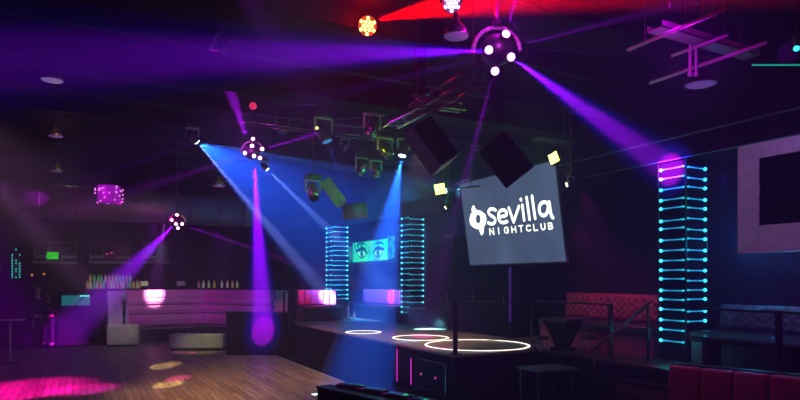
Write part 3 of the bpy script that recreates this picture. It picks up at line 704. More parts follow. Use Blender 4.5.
def person(loc, rot, k, label, arm):
    t = thing('person', label, 'person', loc, rot); t.scale = (k, k, k)
    def arm_chain(s, bent):
        sh = (s*.17, 0, 1.43, .05)
        if bent: return [(0, 0, 1.40, .09), sh, (s*.23, -.04, 1.14, .04), (s*.13, -.26, 1.18, .032), (s*.09, -.33, 1.20, .027)]
        return [(0, 0, 1.40, .09), sh, (s*.23, .01, 1.13, .04), (s*.24, -.05, .88, .03), (s*.24, -.06, .82, .027)]
    ch = [[(0, 0, .96, (.15, .11)), (0, 0, 1.12, (.13, .10)), (0, .0, 1.28, (.16, .11)), (0, 0, 1.40, .09), (0, -.005, 1.50, .055), (0, -.01, 1.56, .055), (0, -.015, 1.66, (.078, .092)), (0, -.01, 1.73, (.06, .075))],
          [(0, 0, .96, .15), (.10, 0, .88, .085), (.11, -.02, .5, .058), (.12, .02, .1, .042), (.125, -.03, .04, .04), (.13, -.14, .03, .032)],
          [(0, 0, .96, .15), (-.10, 0, .88, .085), (-.14, -.06, .5, .058), (-.17, -.04, .1, .042), (-.175, -.08, .04, .04), (-.185, -.19, .03, .032)],
          arm_chain(1, arm[0]), arm_chain(-1, arm[1])]
    b = skin_body('body', ch, 'skin', t)
    # clothing
    def gr(c, g): return [(x, y, z, (r[0]+g, r[1]+g) if isinstance(r, tuple) else r+g) for (x, y, z, r) in c]
    skin_body('shirt', [gr(ch[0][:4], .02), gr(ch[3][:4], .014), gr(ch[4][:4], .014)], 'shirt', t)
    skin_body('trousers', [gr(ch[1][:4], .016), gr(ch[2][:4], .016)], 'shirt', t)
    for c in (ch[1], ch[2]):
        bm = bm_new(); x, y = c[4][0], c[4][1]; ball(bm, (x, y-.06, .045), .05, 2, (.95, 2.4, .9)); obj('shoe', bm, 'shoe', t, True)
    bm = bm_new(); ball(bm, (0, .012, 1.70), .098, 3, (.92, 1.0, 1.05)); 
    for v in bm.verts:
        if v.co.y < -.035 and v.co.z < 1.745: v.co.y = -.035
    obj('hair', bm, mat('dark_hair', (.012, .009, .008), .6) if 'hair' not in M else M['hair'], t, True)
    bm = bm_new(); tube(bm, (0, -.095, 1.68), (0, -.125, 1.655), .008, .014, 8); obj('nose', bm, 'skin', t, True)
    for s in (-1, 1):
        bm = bm_new(); ball(bm, (s*.032, -.097, 1.69), .011, 2); obj('eye', bm, 'shoe', t, True)
        bm = bm_new(); ball(bm, (s*.082, -.005, 1.675), .022, 2, (.4, .8, 1.2)); obj('ear', bm, 'skin', t, True)
    bm = bm_new(); ball(bm, (0, -.1, 1.615), .018, 2, (1.3, .4, .35)); obj('mouth', bm, 'red_leather', t, True)
    for s, c in ((1, ch[3]), (-1, ch[4])):
        h = V(c[-1][:3]); d = (V(c[-1][:3])-V(c[-2][:3])).normalized(); side = d.cross(V((1, 0, 0)) if abs(d.x) < .8 else V((0, 0, 1))).normalized(); up = d.cross(side).normalized()
        chs = [[(*(h-d*.01), .026), (*(h+d*.05), (.02, .032))]]
        for f_ in range(4):
            o_ = side*(-.028+.018*f_); l_ = (.055, .065, .06, .045)[f_]
            chs.append([(*(h+d*.05), .02), (*(h+d*.075+o_), .009), (*(h+d*(.075+l_*.6)+o_+up*.008), .008), (*(h+d*(.075+l_)+o_+up*.026), .007)])
        chs.append([(*(h-d*.01), .026), (*(h+d*.02-side*.035), .010), (*(h+d*.055-side*.052+up*.01), .008)])
        skin_body('hand', chs, 'skin', t, 1)
    return t
o = P(37, 353, 16.9); person((o.x, o.y, 0), 1.0, 1.045, 'tall person in dark clothes standing with one hand raised left of the bar', (True, False))
o = P(49, 346, 18.8); person((o.x, o.y, 0), -.5, .93, 'shorter person in dark clothes standing behind the tall person', (True, True))

# ------------------------------------------------------------------ ceiling services
t = thing('air_duct', 'long round grey air duct under ceiling above the bar', 'duct', (X0+.02, 17.0, 3.97))
bm = bm_new(); tube(bm, (0, 0, 0), (6.9, 0, 0), .42, seg=32); obj('pipe', bm, 'duct', t, True)
for k in range(10):
    bm = bm_new(); tube(bm, (.3+k*.7, 0, 0), (.34+k*.7, 0, 0), .435, seg=32); obj('band', bm, 'duct', t)
for k in range(4):
    bm = bm_new(); tube(bm, (.8+k*1.7, 0, .42), (.8+k*1.7, 0, ZC-3.97), .01); obj('hanger', bm, 'steel_dark', t)
def pipe(a, b, r, label, m='steel', name='ceiling_pipe', group=None):
    a, b = V(a), V(b); t = thing(name, label, 'pipe', a, None, group)
    bm = bm_new(); tube(bm, (0, 0, 0), b-a, r); obj('tube', bm, m, t, True)
    for f in (.2, .8):
        p = (b-a)*f; bm = bm_new(); tube(bm, p, p+V((0, 0, ZC-(a+p).z)), .006, seg=6); obj('hanger', bm, 'steel_dark', t)
    return t
# the violet-lit crossing bars upper right
def onz(px, py, z):
    d = 600*(z-2.05)/(280-py); return P(px, py, d)
a, b = onz(628, 50, 4.55), onz(728, 10, 4.55); b = V((a.x, b.y, 4.55)); pipe(a, b, .02, 'upper violet-lit pipe running deep over right side of room')
a, b = onz(650, 83, 4.45), onz(775, 45, 4.45); b = V((a.x, b.y, 4.45)); pipe(a, b, .022, 'lower violet-lit pipe running deep over right side of room')
a, b = onz(672, 56, 4.6), onz(735, 37, 4.6); b = V((a.x, b.y, 4.6)); pipe(a, b, .018, 'short violet-lit pipe between the two longer ones')
a = onz(655, 30, 4.68); b = onz(745, 60, 4.68)
t = thing('strut_channel', 'broad violet-lit steel channel crossing the pipes upper right', 'channel', a, None)
L = b.x-a.x
bm = bm_new(); b2(bm, (0, -.10, .0), (L, .10, .012)); b2(bm, (0, -.10, 0), (L, -.088, .07)); b2(bm, (0, .088, 0), (L, .10, .07)); obj('channel', bm, 'steel', t)
for f in (.3, .7):
    bm = bm_new(); tube(bm, (L*f, 0, .01), (L*f, 0, ZC-4.68), .01); obj('hanger', bm, 'steel_dark', t)
for px in (690, 696):
    o = onz(px, 45, 4.62); tt = thing('hanging_rod', 'slim violet-lit drop rod hanging from steel channel, %s' % ('left of its pair' if px == 690 else 'right of its pair'), 'rod', o)
    bm = bm_new(); tube(bm, (0, 0, 0), (0, 0, -.32), .014); obj('rod', bm, 'steel', tt); bm = bm_new(); tube(bm, (0, 0, -.34), (0, 0, -.3), .025); obj('clamp', bm, 'steel', tt)
def lattice_truss(a, b, label, w_=.22, m='steel'):
    a, b = V(a), V(b); t = thing('lighting_truss', label, 'truss', a); d = (b-a); L = d.length; u = d.normalized(); s = u.cross(V((0, 0, 1))).normalized()
    offs = [s*w_/2, -s*w_/2, V((0, 0, w_*.85))]
    for o_ in offs:
        bm = bm_new(); tube(bm, o_, d+o_, .02); obj('chord', bm, m, t, True)
    bm = bm_new(); n = max(2, int(L/w_))
    for k in range(n):
        for i in range(3):
            p, q = offs[i], offs[(i+1) % 3]; tube(bm, u*(L*k/n)+p, u*(L*(k+1)/n)+q, .008, seg=6)
    obj('lattice', bm, m, t)
    for f in (.1, .9):
        bm = bm_new(); tube(bm, u*L*f+offs[2], u*L*f+V((0, 0, ZC-(a+u*L*f).z)), .008, seg=6); obj('hanger', bm, 'steel_dark', t)
    return t
M['truss'] = mat('truss_metal', (.2, .2, .21), .22, .85)
a = P(205, 118, 11.5); lattice_truss(a, (a.x+6.5, a.y, a.z), 'long dark lighting truss hanging behind the big cross beam', .25, 'truss')
a = P(225, 35, 7.6); lattice_truss(a, (a.x, a.y+2.2, a.z+.0), 'short truss catching violet light above left of room', .2, 'truss')
a = P(486, 78, 7.2); lattice_truss((a.x, a.y, a.z), (a.x+.05, a.y+2.6, a.z), 'truss carrying the loudspeakers under the big multi-beam light', .24, 'truss')
a = P(412, 104, 8.3); lattice_truss(a, (a.x+.9, a.y+.1, a.z+.05), 'small truss piece left of the big multi-beam light', .14, 'truss')
# ceiling panels/beams lit green behind speakers
for i, (px, py, L, ry) in enumerate(((520, 125, 1.1, .0), (560, 140, .8, 0), (452, 118, 1.2, 0), (600, 118, 1.4, 0))):
    o = P(px, py, 11); t = thing('ceiling_tile', 'grey ceiling tile edge hanging %s' % ('behind the right tilted loudspeaker', 'above the right yellow light', 'between the tilted loudspeakers', 'over the right end of logo screen')[i], 'tile', (o.x, o.y, min(o.z, 5.4)))
    bm = bm_new(); b2(bm, (-.5*L, -.3, 0), (.5*L, .3, .03), .004); obj('board', bm, 'duct', t)
    for sx_ in (-.4*L, .4*L):
        bm = bm_new(); tube(bm, (sx_, 0, .03), (sx_, 0, ZC-min(o.z, 5.4)), .006, seg=6); obj('hanger', bm, 'steel_dark', t)
for i, (p, q) in enumerate((((475, 150), (545, 138)), ((440, 190), (480, 178)), ((560, 118), (605, 110)), ((330, 120), (400, 150)), ((270, 108), (350, 118)))):
    a = P(p[0], p[1], 12.5); b = P(q[0], q[1], 12.0); b = V((b.x, b.y, a.z))
    pipe(a, b, .018, ['thin pipe behind right tilted loudspeaker', 'thin pipe left of the logo screen', 'thin pipe above right yellow light', 'thin pipe through the cluster of moving heads', 'thin pipe right of the small red lamp'][i], 'truss')
# slack cables, upper left
for i, (px, d, y0, y1) in enumerate(((85, 9, 5, 40), (100, 9, 6, 45), (115, 9.5, 8, 47), (122, 9.2, 12, 50), (145, 9.8, 10, 46))):
    a = P(px+6, y0, d); b = P(px-4, y1+6, d); zt = min(a.z, ZC-.01)
    t = thing('hanging_cable', ['leftmost of five slack cables hanging upper left', 'second from the left of five slack cables upper left', 'third of five slack cables upper left', 'fourth from the left of five slack cables upper left', 'rightmost of five slack cables hanging upper left'][i], 'cable', (a.x, a.y, ZC))
    bm = bm_new(); path(bm, [V((0, 0, 0)), V((0, 0, zt-ZC)), (b-V((a.x, a.y, ZC)))], .008, 6); obj('cord', bm, 'steel', t)

# ------------------------------------------------------------------ lights with fixtures
BK = .95
def spot(a, b, ang, col, pw, blend=.35, r=.015):
    a, b = V(a), V(b); l = bpy.data.lights.new('beam', 'SPOT'); l.energy = pw*BK; l.color = col; l.spot_size = math.radians(ang); l.spot_blend = blend; l.shadow_soft_size = r
    o = bpy.data.objects.new('beam', l); C.objects.link(o); o.location = a; o.rotation_euler = (b-a).to_track_quat('-Z', 'Y').to_euler(); return o
def point(a, col, pw, r=.1):
    l = bpy.data.lights.new('lamp', 'POINT'); l.energy = pw; l.color = col; l.shadow_soft_size = r
    o = bpy.data.objects.new('lamp', l); C.objects.link(o); o.location = a; return o
def multi_beam(c, R_, lenses, label, m, beams, lm_r=.2):
    """round multi-head light: body, yoke, barrel and lens at each direction; beams = (lens index or None, start, end, angle, colour, power, blend)"""
    t = thing('multi_beam_light', label, 'stage light', c)
    bm = bm_new(); ball(bm, (0, 0, 0), R_*.72, 3, (1, 1, .9)); obj('body', bm, 'black', t, True)
    bm = bm_new(); pts = [V((R_*1.0*math.cos(a), R_*.1, R_*1.0*math.sin(a))) for a in [PI*k/10 for k in range(11)]]; pts = [p.x*RT+p.y*FW+V((0, 0, p.z)) for p in pts]; path(bm, pts, R_*.09); obj('yoke', bm, 'steel', t, True)
    bm = bm_new(); tube(bm, (0, 0, R_*1.0), (0, 0, ZC-c.z), .02); tube(bm, (0, 0, R_*1.0), (0, 0, R_*1.25), .06); obj('clamp', bm, 'black', t)
    for (px, py) in lenses:
        p = P(px, py, (c-CAM).dot(FW)-R_*.75)-c; dr = (p.normalized()*.7-FW*.5+V((0, 0, -.05))).normalized(); p = p*1.0
        bm = bm_new(); tube(bm, p-dr*R_*.45, p, R_*lm_r*1.0, R_*lm_r*1.1, 16); q = obj('barrel', bm, 'black', t)
        bm = bm_new(); tube(bm, p, p+dr*.01, R_*lm_r*.78, seg=16); obj('lens', bm, m, q)
    for bb in beams: spot(*bb)
    return t
VI = (.30, .0, 1.0); PU = (.85, .0, 1.0); BL_ = (.05, .18, 1.0); MG = (1.0, .0, .85)
D2 = 6.6
c = P(497, 50, D2)
multi_beam(c, .26, [(489, 50), (511, 57), (506, 34), (495, 71)], 'big multi-beam light throwing violet beams at top centre', 'l_purple', [
    (P(488, 51, D2-.2), P(60, 60, 5.5), 9.5, (.66, 0, 1), 52000, .95),
    (P(488, 51, D2-.2), P(60, 58, 5.5), 16, (.03, .0, 1), 15000, 1),
    (P(515, 60, D2-.1), P(668, 168, 9.2), 7.5, (.85, 0, 1), 62000, .7),
    (P(515, 60, D2-.1), P(668, 168, 9.2), 13, (.03, .02, 1), 20000, .9),
    (P(493, 76, D2), P(455, 215, 9.0), 4.5, PU, 14000, .6),
    (P(508, 26, D2-.1), P(521, -20, D2-.5), 10, PU, 4000, .6),
    (P(524, 44, D2), P(760, -16, 7.5), 4.5, PU, 12000, .7),
    (P(524, 50, D2), P(720, 52, 8), 4.5, (.3, 0, .8), 3500, .8),
    (P(482, 30, D2), P(435, -10, D2), 6, PU, 2600, .8),
    (P(480, 58, D2), P(280, 108, 8.5), 6, (.4, 0, .8), 5500, .8),
])
point(c-FW*.45+V((.0, 0, .0)), (.8, .05, 1), 12, .05); point(c-FW*.1+V((.0, 0, .42)), (.7, 0, .9), 8, .05)  # added lamps for glow and highlights on the fixture
D4 = 11.8; c = P(252, 152, D4)
multi_beam(c, .22, [(245, 153), (252, 146), (262, 149), (254, 156), (253, 139), (260, 158)], 'multi-beam light with pink lenses above the horseshoe booth', 'l_pink', [
    (P(254.5, 163, D4-.1), P(264, 347, 17.0), 6.5, (.62, 0, 1), 250000, .4, .03),
    (P(254.5, 163, D4-.1), P(264, 347, 17.0), 11, (.02, .0, 1), 80000, .9, .03),
    (P(249, 141, D4), P(233, 96, 10.5), 7, PU, 19000, .5, .06),
    (P(265, 149, D4), P(400, 108, 12.5), 6.5, PU, 22000, .7),
    (P(243, 156, D4), P(60, 215, 13.5), 7, (.85, 0, 1), 9000, .8),
    (P(252, 160, D4), P(215, 260, 14), 4, (.45, 0, 1), 4000, .8),
])
point(c-FW*.4, (.8, .05, 1), 16, .05)  # added lamp for the glow round this fixture
D5 = 15.0; c = P(177, 222, D5)
multi_beam(c, .2, [(172, 220), (177, 215), (176, 224), (182, 224), (178, 228)], 'multi-beam light with pink lenses hanging over the bar end', 'l_pink', [
    (P(173, 226, D5), P(73, 326, 19.0), 13, (.5, 0, 1), 90000, .9),
    (P(184, 225, D5), P(330, 275, 17.5), 4.5, (.85, 0, 1), 24000, .7),
    (P(178, 229, D5), P(186, 300, 16), 3, (.85, 0, 1), 4000, .7),
    (P(172, 218, D5), P(100, 195, 15), 8, (1, 0, 1), 6500, .8),
], .22)
point(c-FW*.4, (1, .02, .6), 10, .05)  # added lamp for the pink glow round the lenses
def moving_head(c, aim, label, lens_m, s=1.0, hang=True, body='black'):
    d = (V(aim)-V(c)).normalized(); q = d.to_track_quat('-Z', 'Y'); t = thing('moving_head', label, 'stage light', c)
    r = q.to_matrix()
    def T(x, y, z): return r @ V((x*s, y*s, z*s))
    bm = bm_new(); mm = r.to_4x4(); lathe(bm, [(.0, .16*s), (.06*s, .15*s), (.09*s, .08*s), (.09*s, -.06*s), (.075*s, -.13*s)], 18, mm); obj('head', bm, body, t, True)
    bm = bm_new(); tube(bm, T(0, 0, -.13), T(0, 0, -.145), .066*s, seg=18); obj('lens', bm, lens_m, t)
    bm = bm_new(); path(bm, [V((.12*s, 0, 0)), V((.12*s, 0, .18*s)), V((-.12*s, 0, .18*s)), V((-.12*s, 0, 0))], .018*s); obj('yoke', bm, 'steel', t)
    bm = bm_new(); b2(bm, (-.12*s, -.1*s, .19*s), (.12*s, .1*s, .27*s), .01); obj('base', bm, 'black', t)
    if hang:
        bm = bm_new(); tube(bm, (0, 0, .27*s), (0, 0, ZC-c[2]), .015); obj('hanger', bm, 'black', t)
    return t
def beam_head(px, py, d, beams, label, lens='l_blue', s=1.0):
    c = P(px, py, d); e = beams[0][0]; moving_head(c+(c-V(e)).normalized()*.16*s, e, label, lens, s)
    for (e, ang, col, pw, bl) in beams: spot(c+(V(e)-c).normalized()*.03, e, ang, col, pw, bl)
beam_head(197, 142, 13, [(P(322, 289, 18.2), 5, (.35, .65, 1), 180000, .8), (P(400, 178, 14), 4.5, (.1, .5, 1), 52000, .9), (P(352, 238, 18), 42, (.015, .24, 1), 30000, .4), (P(60, 190, 14), 6, (.5, 0, 1), 4500, .8)],
          'moving head throwing wide blue fan of light from upper left')
beam_head(268, 170, 14, [(P(345, 245, 14.5), 8, (.25, .75, 1), 30000, .6), (P(302, 204, 14.2), 4, (.4, .45, 1), 14000, .6)], 'moving head with thin pale blue beam, right of pink-lensed light', 'l_blue', .7)
beam_head(402, 157, 11.2, [(P(357, 400, 10.8), 18, (.02, .32, 1), 36000, .15), (P(322, 380, 10.8), 2.4, (.25, .55, 1), 75000, .95), (P(389, 400, 10.8), 2.4, (.07, .17, 1), 40000, .9)], 'moving head pouring tall blue cone onto stage front')
beam_head(328, 143, 12, [(P(345, 185, 12), 7, (.05, .2, 1), 6000, .8)], 'black moving head with short blue beam below the cross beam', 'tiny_blue', 1.5)
beam_head(490, 167, 10, [(P(430, 200, 10), 8, (.6, 1, .9), 3500, .8)], 'small pale lamp left of the logo screen top', 'l_white', .5)
beam_head(566, 185, 10, [(P(500, 212, 10), 8, (.35, .4, .9), 1500, .8)], 'small pale lamp right of the logo screen', 'l_white', .55)
beam_head(445, 208, 11, [(P(420, 222, 11), 10, (.6, .8, .9), 400, .8)], 'small pale lamp below left yellow light', 'l_white', .45)
# wash lights
def led_par(c, face_dir, R_, cells, label, m, square=False, roll=0, can=True):
    n = V(face_dir).normalized(); q = n.to_track_quat('Z', 'Y') @ Quaternion((0, 0, 1), roll); t = thing('led_wash_light', label, 'stage light', c, q)
    bm = bm_new()
    if square: b2(bm, (-R_, -R_, -.09), (R_, R_, -.0), .015)
    else: lathe(bm, [(.0, -.22), (R_*.6, -.21), (R_*.8, -.12), (R_, -.02), (R_, .02), (R_*.93, .0), (0, 0)], 24)
    obj('housing', bm, 'black', t, not square)
    f = None
    for (x, y) in cells:
        if f is None:
            bm = bm_new(); lathe(bm, [(.0, .02), (R_*.15, .014), (R_*.165, .0)], 10); f = obj('led_cell', bm, m, t, True); f.location = (x*R_, y*R_, .006)
        else:
            g = f.copy(); C.objects.link(g); g.parent = t; g.location = (x*R_, y*R_, .006)
    bm = bm_new(); path(bm, [V((-R_*1.12, 0, -.05)), V((-R_*1.12, 0, -.3)), V((R_*1.12, 0, -.3)), V((R_*1.12, 0, -.05))], .012); obj('yoke', bm, 'black', t)
    top = Quaternion(q).inverted() @ V((0, 0, ZC-c.z)); bm = bm_new(); tube(bm, (0, 0, -.3), top+V((0, 0, -.3)), .014); obj('hanger', bm, 'black', t)
    return t
hexc = [(0, 0)]+[(.42*math.cos(PI/3*k), .42*math.sin(PI/3*k)) for k in range(6)]+[(.76*math.cos(PI/3*k+PI/6), .76*math.sin(PI/3*k+PI/6)) for k in range(6)]
hexc = [(x, y) for x, y in hexc]
c = P(367.5, 26, 8.0)
led_par(c, (CAM-c)+RT*1.5, .13, hexc, 'round red LED wash light glowing near top centre', 'l_red')
spot(c-FW*.1+RT*.1+V((0, 0, .03)), P(455, 3, 7.0), 15, (1, 0, .0), 120000, .8)
point(c-FW*.2, (1, 0, .0), 32, .04)
sq = [(x, y) for x in (-.66, -.22, .22, .66) for y in (-.66, -.22, .22, .66)]
c = P(440, 189, 10.0); led_par(c, (CAM-c)-RT*2, .1, sq, 'square yellow-green LED wash light left of logo screen', 'l_yellow', True, .15)
spot(c-FW*.1, P(360, 205, 11.5), 75, (.1, 1, .2), 200, 1); point(c-FW*.15-RT*.25, (.03, 1, .06), 20, .05)
c = P(554, 158, 10.0); led_par(c, (CAM-c)-RT*9, .1, sq, 'square yellow LED wash light above right corner of logo screen', 'l_yellow', True, .3)
point(c-FW*.15-RT*.2, (.1, 1, .02), 8, .05)
c = P(452, 3, 6.3); led_par(c, V((-.3, -.6, -.5)), .1, hexc, 'small violet LED wash light at very top edge', 'l_purple')
c = P(253, 106, 10.5); led_par(c, (CAM-c), .075, [(0, 0)], 'small round red lamp under the big cross beam', 'l_redblob')
bm = bm_new(); ball(bm, (0, 0, .0), .065, 2, (1, 1, .5)); obj('dome', bm, 'l_redblob', bpy.data.objects['led_wash_light.004'], True)
c = P(797, 48, 7.2); moving_head(c, c+V((0, -1, -.5)), 'small cyan lamp at upper right edge', 'tiny_cyan', .5)
bm = bm_new(); ball(bm, P(796.5, 48.5, 7.0)-c, .035, 2); obj('bulb', bm, 'cyanspot', bpy.data.objects['moving_head'+'.%03d' % (len([o_ for o_ in bpy.data.objects if o_.name.startswith('moving_head')])-1)])
# pendants
def pendant(px, py, d, R_, label, tilt=0, m='lamp_metal', face='lamp_face'):
    c = P(px, py, d); t = thing('pendant_lamp', label, 'pendant lamp', c)
    s = R_
    bm = bm_new(); lathe(bm, [(s, 0), (s*.98, s*.15), (s*.85, s*.55), (s*.6, s*.9), (s*.28, s*1.1), (s*.24, s*1.7), (.0, s*1.75)], 24); bm.faces.ensure_lookup_table()
    obj('shade', bm, m, t, True)
    bm = bm_new(); lathe(bm, [(s*.96, -.002), (s*.9, -.012), (0, -.02)], 24); obj('lens', bm, face, t, True)
    bm = bm_new(); torus(bm, (0, 0, 0), s, s*.06, 28, 6); obj('rim', bm, m, t, True)
    bm = bm_new(); tube(bm, (0, 0, s*1.7), (0, 0, ZC-c.z), .008, seg=6); obj('cord', bm, 'black', t)
    return t
pendant(456.5, 36, 6.6, .135, 'shiny metal dome pendant left of the big multi-beam light')
pendant(52, 80, 9.5, .16, 'low flat-lit metal pendant in upper left of room', face='pendant_glow' if 'pendant_glow' in M else mat('pendant_glow', (.3, .3, .35), .4, em=(.25, .18, .45), es=.5))
pendant(55.5, 136, 13, .15, 'metal dome pendant hanging over far left, above its smaller twin')
pendant(57, 171, 16, .15, 'smaller far pendant below and behind its twin over far left')
pendant(219, 186, 15, .14, 'small pendant hanging left of the downward violet beam')
pendant(701, 84, 7.0, .17, 'dark dome pendant under the violet-lit steel channel', m='rail')
# violet light splash on the duct, built as an added glowing drum
c = P(109, 193, 14.2)
t = thing('hanging_splash_glow', 'added glowing magenta drum imitating a light splash on air duct', 'lamp', c)
bm = bm_new(); tube(bm, (0, 0, -.22), (0, 0, .16), .25, seg=24, caps=False); obj('drum', bm, mat('magenta_splash', (.3, .02, .4), .3, em=(.55, .0, .9), es=.35, scale=20, var=.6), t, True)
f = None
for k in range(34):
    a_ = random.uniform(0, 2*PI); z = random.uniform(-.24, .18)
    if f is None: bm = bm_new(); ball(bm, (0, 0, 0), .022, 1); f = obj('splash_spark', bm, 'l_spark' if 'l_spark' in M else mat('l_spark', (.3, .1, .4), .2, em=(.8, .15, 1), es=1.6), t); g = f
    else: g = f.copy(); C.objects.link(g); g.parent = t
    g.location = (.3*math.cos(a_), .3*math.sin(a_), z)
bm = bm_new(); tube(bm, (0, 0, .16), (0, 0, ZC-c.z), .01); obj('rod', bm, 'black', t)
point(c-FW*.6, (.7, 0, 1), 5, .05)  # added lamp for the glow round the splash

# hanging loudspeakers
def tilt_q(img_ang, yaw, pitch=0):
    """local x = image right, y = depth, z = up, then rolled in the image plane"""
    base = Matrix((RT, FW, V((0, 0, 1)))).transposed().to_quaternion()
    return base @ Quaternion((0, 1, 0), img_ang) @ Quaternion((0, 0, 1), yaw) @ Quaternion((1, 0, 0), pitch)
speaker('left one of two big black loudspeakers hanging tilted', P(430, 147, 9.0), tilt_q(-math.radians(37), .5), (.42, .42, .72), name='hanging_loudspeaker')
speaker('right one of two big black loudspeakers, overlapping the logo screen', P(508, 158, 8.6), tilt_q(-math.radians(38), -.45), (.5, .42, .66), name='hanging_loudspeaker')
for (px, py, d, lab) in ((420, 112, 9.1, 'black bracket holding the left tilted loudspeaker'), (497, 122, 8.7, 'black bracket holding the right tilted loudspeaker')):
    o = P(px, py, d); t = thing('speaker_mount', lab, 'bracket', o); bm = bm_new(); b2(bm, (-.07, -.07, -.05), (.07, .07, ZC-o.z)); obj('post', bm, 'beam', t)
    bm = bm_new(); b2(bm, (-.22, -.1, -.02), (.22, .1, .05), .01); obj('plate', bm, 'beam', t)
# grey tilted speaker, barrel and hanging head in the middle distance
speaker('grey-faced loudspeaker hanging tilted above the eyes screen', P(333, 193, 12.5), tilt_q(-math.radians(36), .1), (.26, .25, .60), 'olive', 'hanging_loudspeaker')
bpy.data.objects['grille.003' if 'grille.003' in bpy.data.objects else 'grille'].data.materials[0] = M['olive']
o = P(355, 211, 13); t = thing('hanging_lamp', 'greenish barrel-shaped lamp hanging right of grey tilted loudspeaker', 'lamp', o, tilt_q(PI/2-.1, 0))
bm = bm_new(); tube(bm, (0, 0, -.26), (0, 0, .26), .17, seg=28); obj('barrel', bm, 'olive', t, True)
for z in (-.2, 0, .2):
    bm = bm_new(); torus(bm, (0, 0, z), .172, .008, 28, 6); obj('band', bm, 'duct', t, True)
moving_head(P(313, 192, 12.3), P(318, 215, 12), 'shiny moving head with dark lens hanging left of grey tilted loudspeaker', 'pane', 1.3, True, 'lamp_metal')
# cluster of moving heads right of centre
for i, (px, py, d, ax, ay, s, lab) in enumerate((
    (372, 128, 10.5, 366, 150, 1.3, 'violet-edged moving head topmost of the central cluster'), (385, 150, 11, 400, 170, 1.2, 'moving head with yellow glints in central cluster'),
    (362, 168, 12, 350, 190, 1.1, 'lowest left moving head of the central cluster'), (376, 170, 12, 380, 200, 1.0, 'lowest middle moving head of the central cluster'),
    (282, 126, 13.2, 284, 160, 1.25, 'dark moving head between red lamp and black moving head'), (345, 146, 13.5, 335, 170, .8, 'small moving head left of the central cluster'))):
    moving_head(P(px, py, d), P(ax, ay, d), lab, 'pane', s, True, 'truss')
for i, (px, py, d, m_) in enumerate(((368, 133, 10.2, 'tiny_pink'), (317, 128, 11.6, 'l_yellow'))):  # glints on the fixtures, added as tiny glowing balls
    o = P(px, py, d); t = thing('added_glint', 'tiny %s added glint %s' % (('pink', 'yellow')[i], ('in the central cluster', 'on the black moving head')[i]), 'lamp', o)
    bm = bm_new(); ball(bm, (0, 0, 0), .022, 2); obj('bulb', bm, m_, t, True); bm = bm_new(); tube(bm, (0, 0, 0), (0, 0, ZC-o.z), .006, seg=6); obj('wire', bm, 'black', t)
# hanging pipe upper right, its cyan light painted as a glow
a = P(752, 65, 7.0); b = P(806, 65, 6.6)
t = thing('light_tube', 'thin horizontal pipe at upper right edge with painted cyan glow', 'light tube', a); bm = bm_new(); tube(bm, (0, 0, 0), b-a, .009); obj('tube', bm, 'teal_glow' if 'teal_glow' in M else mat('teal_glow', (.02, .1, .1), .4, em=(.0, .45, .42), es=.7), t, True)
bm = bm_new(); tube(bm, (0, 0, 0), (0, 0, ZC-a.z), .006, seg=6); obj('hanger', bm, 'steel_dark', t)

# ------------------------------------------------------------------ unseen lamps without fixtures, set for the light they throw
BK = 1.0
# accent beams on floor and booth
spot(V((-2.4, 10.6, 4.4)), P(22, 389, 11.2), 26, (.9, 0, .9), 5500, .7)                 # magenta pool lower left
spot(V((-2.4, 10.2, 4.8)), P(82, 389, 11.2), 13, (.8, 0, 1), 4500, .9)
spot(V((2.4, 20.6, 3.9)), V((2.3, 22.55, 1.66)), 15, (1, .22, 1), 7000, .95)            # hot spot on the booth
spot(V((2.0, 20.0, 3.8)), V((2.7, 22.6, 1.2)), 70, (.72, 0, .95), 210, .8)
spot(V((3.6, 18.6, 3.6)), V((4.9, 20.8, 1.4)), 60, (.6, 0, 1), 230, .8)
spot(V((1.2, 19.0, 3.4)), V((.95, 20.9, 1.3)), 30, (.42, .1, 1), 130, .9)
spot(V((6.6, 16.0, 3.7)), V((6.4, 17.6, 1.5)), 44, (1, .0, .42), 420, .7)              # pink sofa, far
spot(V((7.2, 15.4, 3.2)), V((8.6, 17.0, 1.5)), 60, (1, .0, .5), 190, .7)
spot(V((7.4, 13.2, 2.9)), V((8.6, 14.1, 1.5)), 30, (1, .0, .5), 160, .7)
spot(V((7.5, 7.7, 3.0)), V((8.6, 7.8, 1.3)), 95, (1, .02, .42), 48, .8)                 # red sofa
spot(V((6.6, 6.6, 3.4)), V((6.8, 5.6, .4)), 50, (1, .0, .5), 80, .8)
spot(V((6.0, 4.0, 3.6)), V((6.9, 4.3, .9)), 40, (.75, .0, 1), 26, .8)                  # near booth
spot(V((0.5, 4.0, 4.6)), V((3.9, 5.4, 1.0)), 14, (.8, 0, 1), 900, .8)                 # added lamp for purple highlights on the black booth
spot(V((8.2, 2.0, 3.7)), V((9.0, 3.7, 2.2)), 75, (.35, 0, 1), 120, 1); point(V((8.6, 3.9, 2.2)), (.6, 0, 1), 22, .1); spot(V((6.5, 3.0, 4.6)), V((7.95, 4.6, 3.1)), 50, (.45, .22, 1), 110, .8)                   # added violet lamps for wall and panel surround, right
spot(V((-2.3, 7.2, 4.5)), V((3.0, 12.3, 0)), 36, (1, .62, .46), 3000, 1)               # warm light on boards
spot(V((1.0, 3.0, 5.5)), V((2.9, 9.6, 0)), 30, (.9, .55, .45), 1200, 1)
spot(V((3.6, 16.0, 3.6)), P(200, 347, 17.2), 22, (.95, .9, .5), 230, .8)
spot(V((1.4, 18.0, 3.0)), P(118, 335, 18.6), 24, (.8, .6, .6), 110, .8)
spot(V((5.7, 9.9, 4.7)), V((6.1, 11.0, SZ)), 60, (.95, .52, .42), 420, .9)              # stage floor
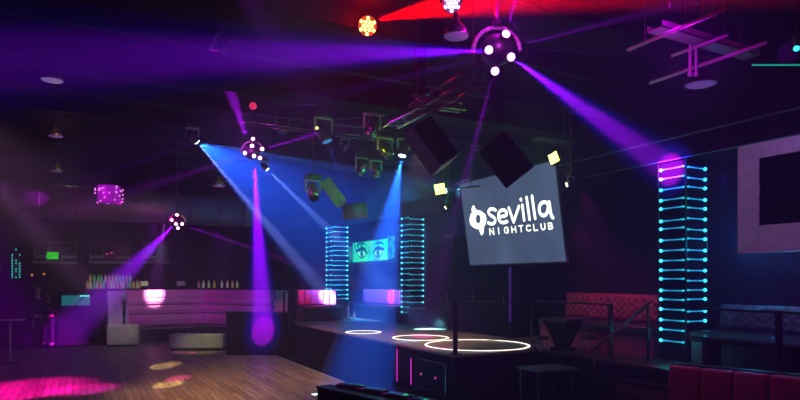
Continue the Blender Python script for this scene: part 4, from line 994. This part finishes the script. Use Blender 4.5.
spot(V((5.2, 8.6, 5.3)), V((5.75, 9.2, SZ)), 14, (1, .1, .7), 700, .9)
spot(V((3.6, 11.0, 2.2)), V((5.43, 9.9, .4)), 36, (.8, 0, 1), 90, .9)                  # added lamp for the magenta wash on stage side
for (px, py, col, pw, sz_) in ((165, 365.5, (1, .8, .55), 9000, 5.5), (168, 384.5, (1, .8, .5), 7000, 5.5), (178, 378.5, (1, .05, .9), 7000, 5)):
    e = P(px, py, 600*2.05/(py-280)); spot(V((-2.4, 6.0, 5.0)), e, sz_*.62, col, pw*1.7, .5)
point(P(425, 225, 15.5), (0, .6, .7), 22, .1); point(V((7.6, 17.0, 2.4)), (0, .25, .9), 8, .1)
point(P(412, 192, 11.5), (.0, 1, .4), 16, .1)  # added lamp for more green glow beside the square wash light
point(P(374, 150, 10.6), (.8, 1, .0), 2.2, .03); point(P(364, 118, 10.0), (1, 0, 1), 2.0, .03)  # added lamps for yellow and magenta glints on the moving heads
point(V((8.75, 5.5, 2.6)), (0, .30, .95), 22, .1); point(V((8.75, 5.2, 3.3)), (0, .6, .8), 7, .1); point(V((8.0, 4.4, 2.3)), (0, .5, .8), 5, .1)  # added lamps standing in for the light column's cyan glow
point(V((7.7, 6.0, 1.2)), (0, .7, .9), 2.0, .1)
point(P(692, 60, 5.9), (.7, 0, 1), 12, .05); point(P(672, 22, 6.0), (.6, 0, 1), 4, .05)  # added lamps for violet light on the crossing bars
point(P(63, 124, 12.5), (1, .5, .2), 3, .04); point(P(63, 162, 15.6), (.8, 1, .3), 2.5, .04); point(P(225, 178, 14.6), (.8, 1, .2), 2.5, .04)  # added lamps for glints on the pendant domes
point(P(8, 306, 14.4), (.7, 0, 1), .8, .03)  # added lamp for the violet rim of the bar table
# faint fill lamps, added with no house fixture
point(V((1.0, 3.0, 5.2)), (.2, .1, 1), 2.5, .3); point(V((2, 24.5, 4.2)), (.7, .4, .7), 5, .3); point(V((3, 13, 5.2)), (.2, .1, 1), 2, .3)
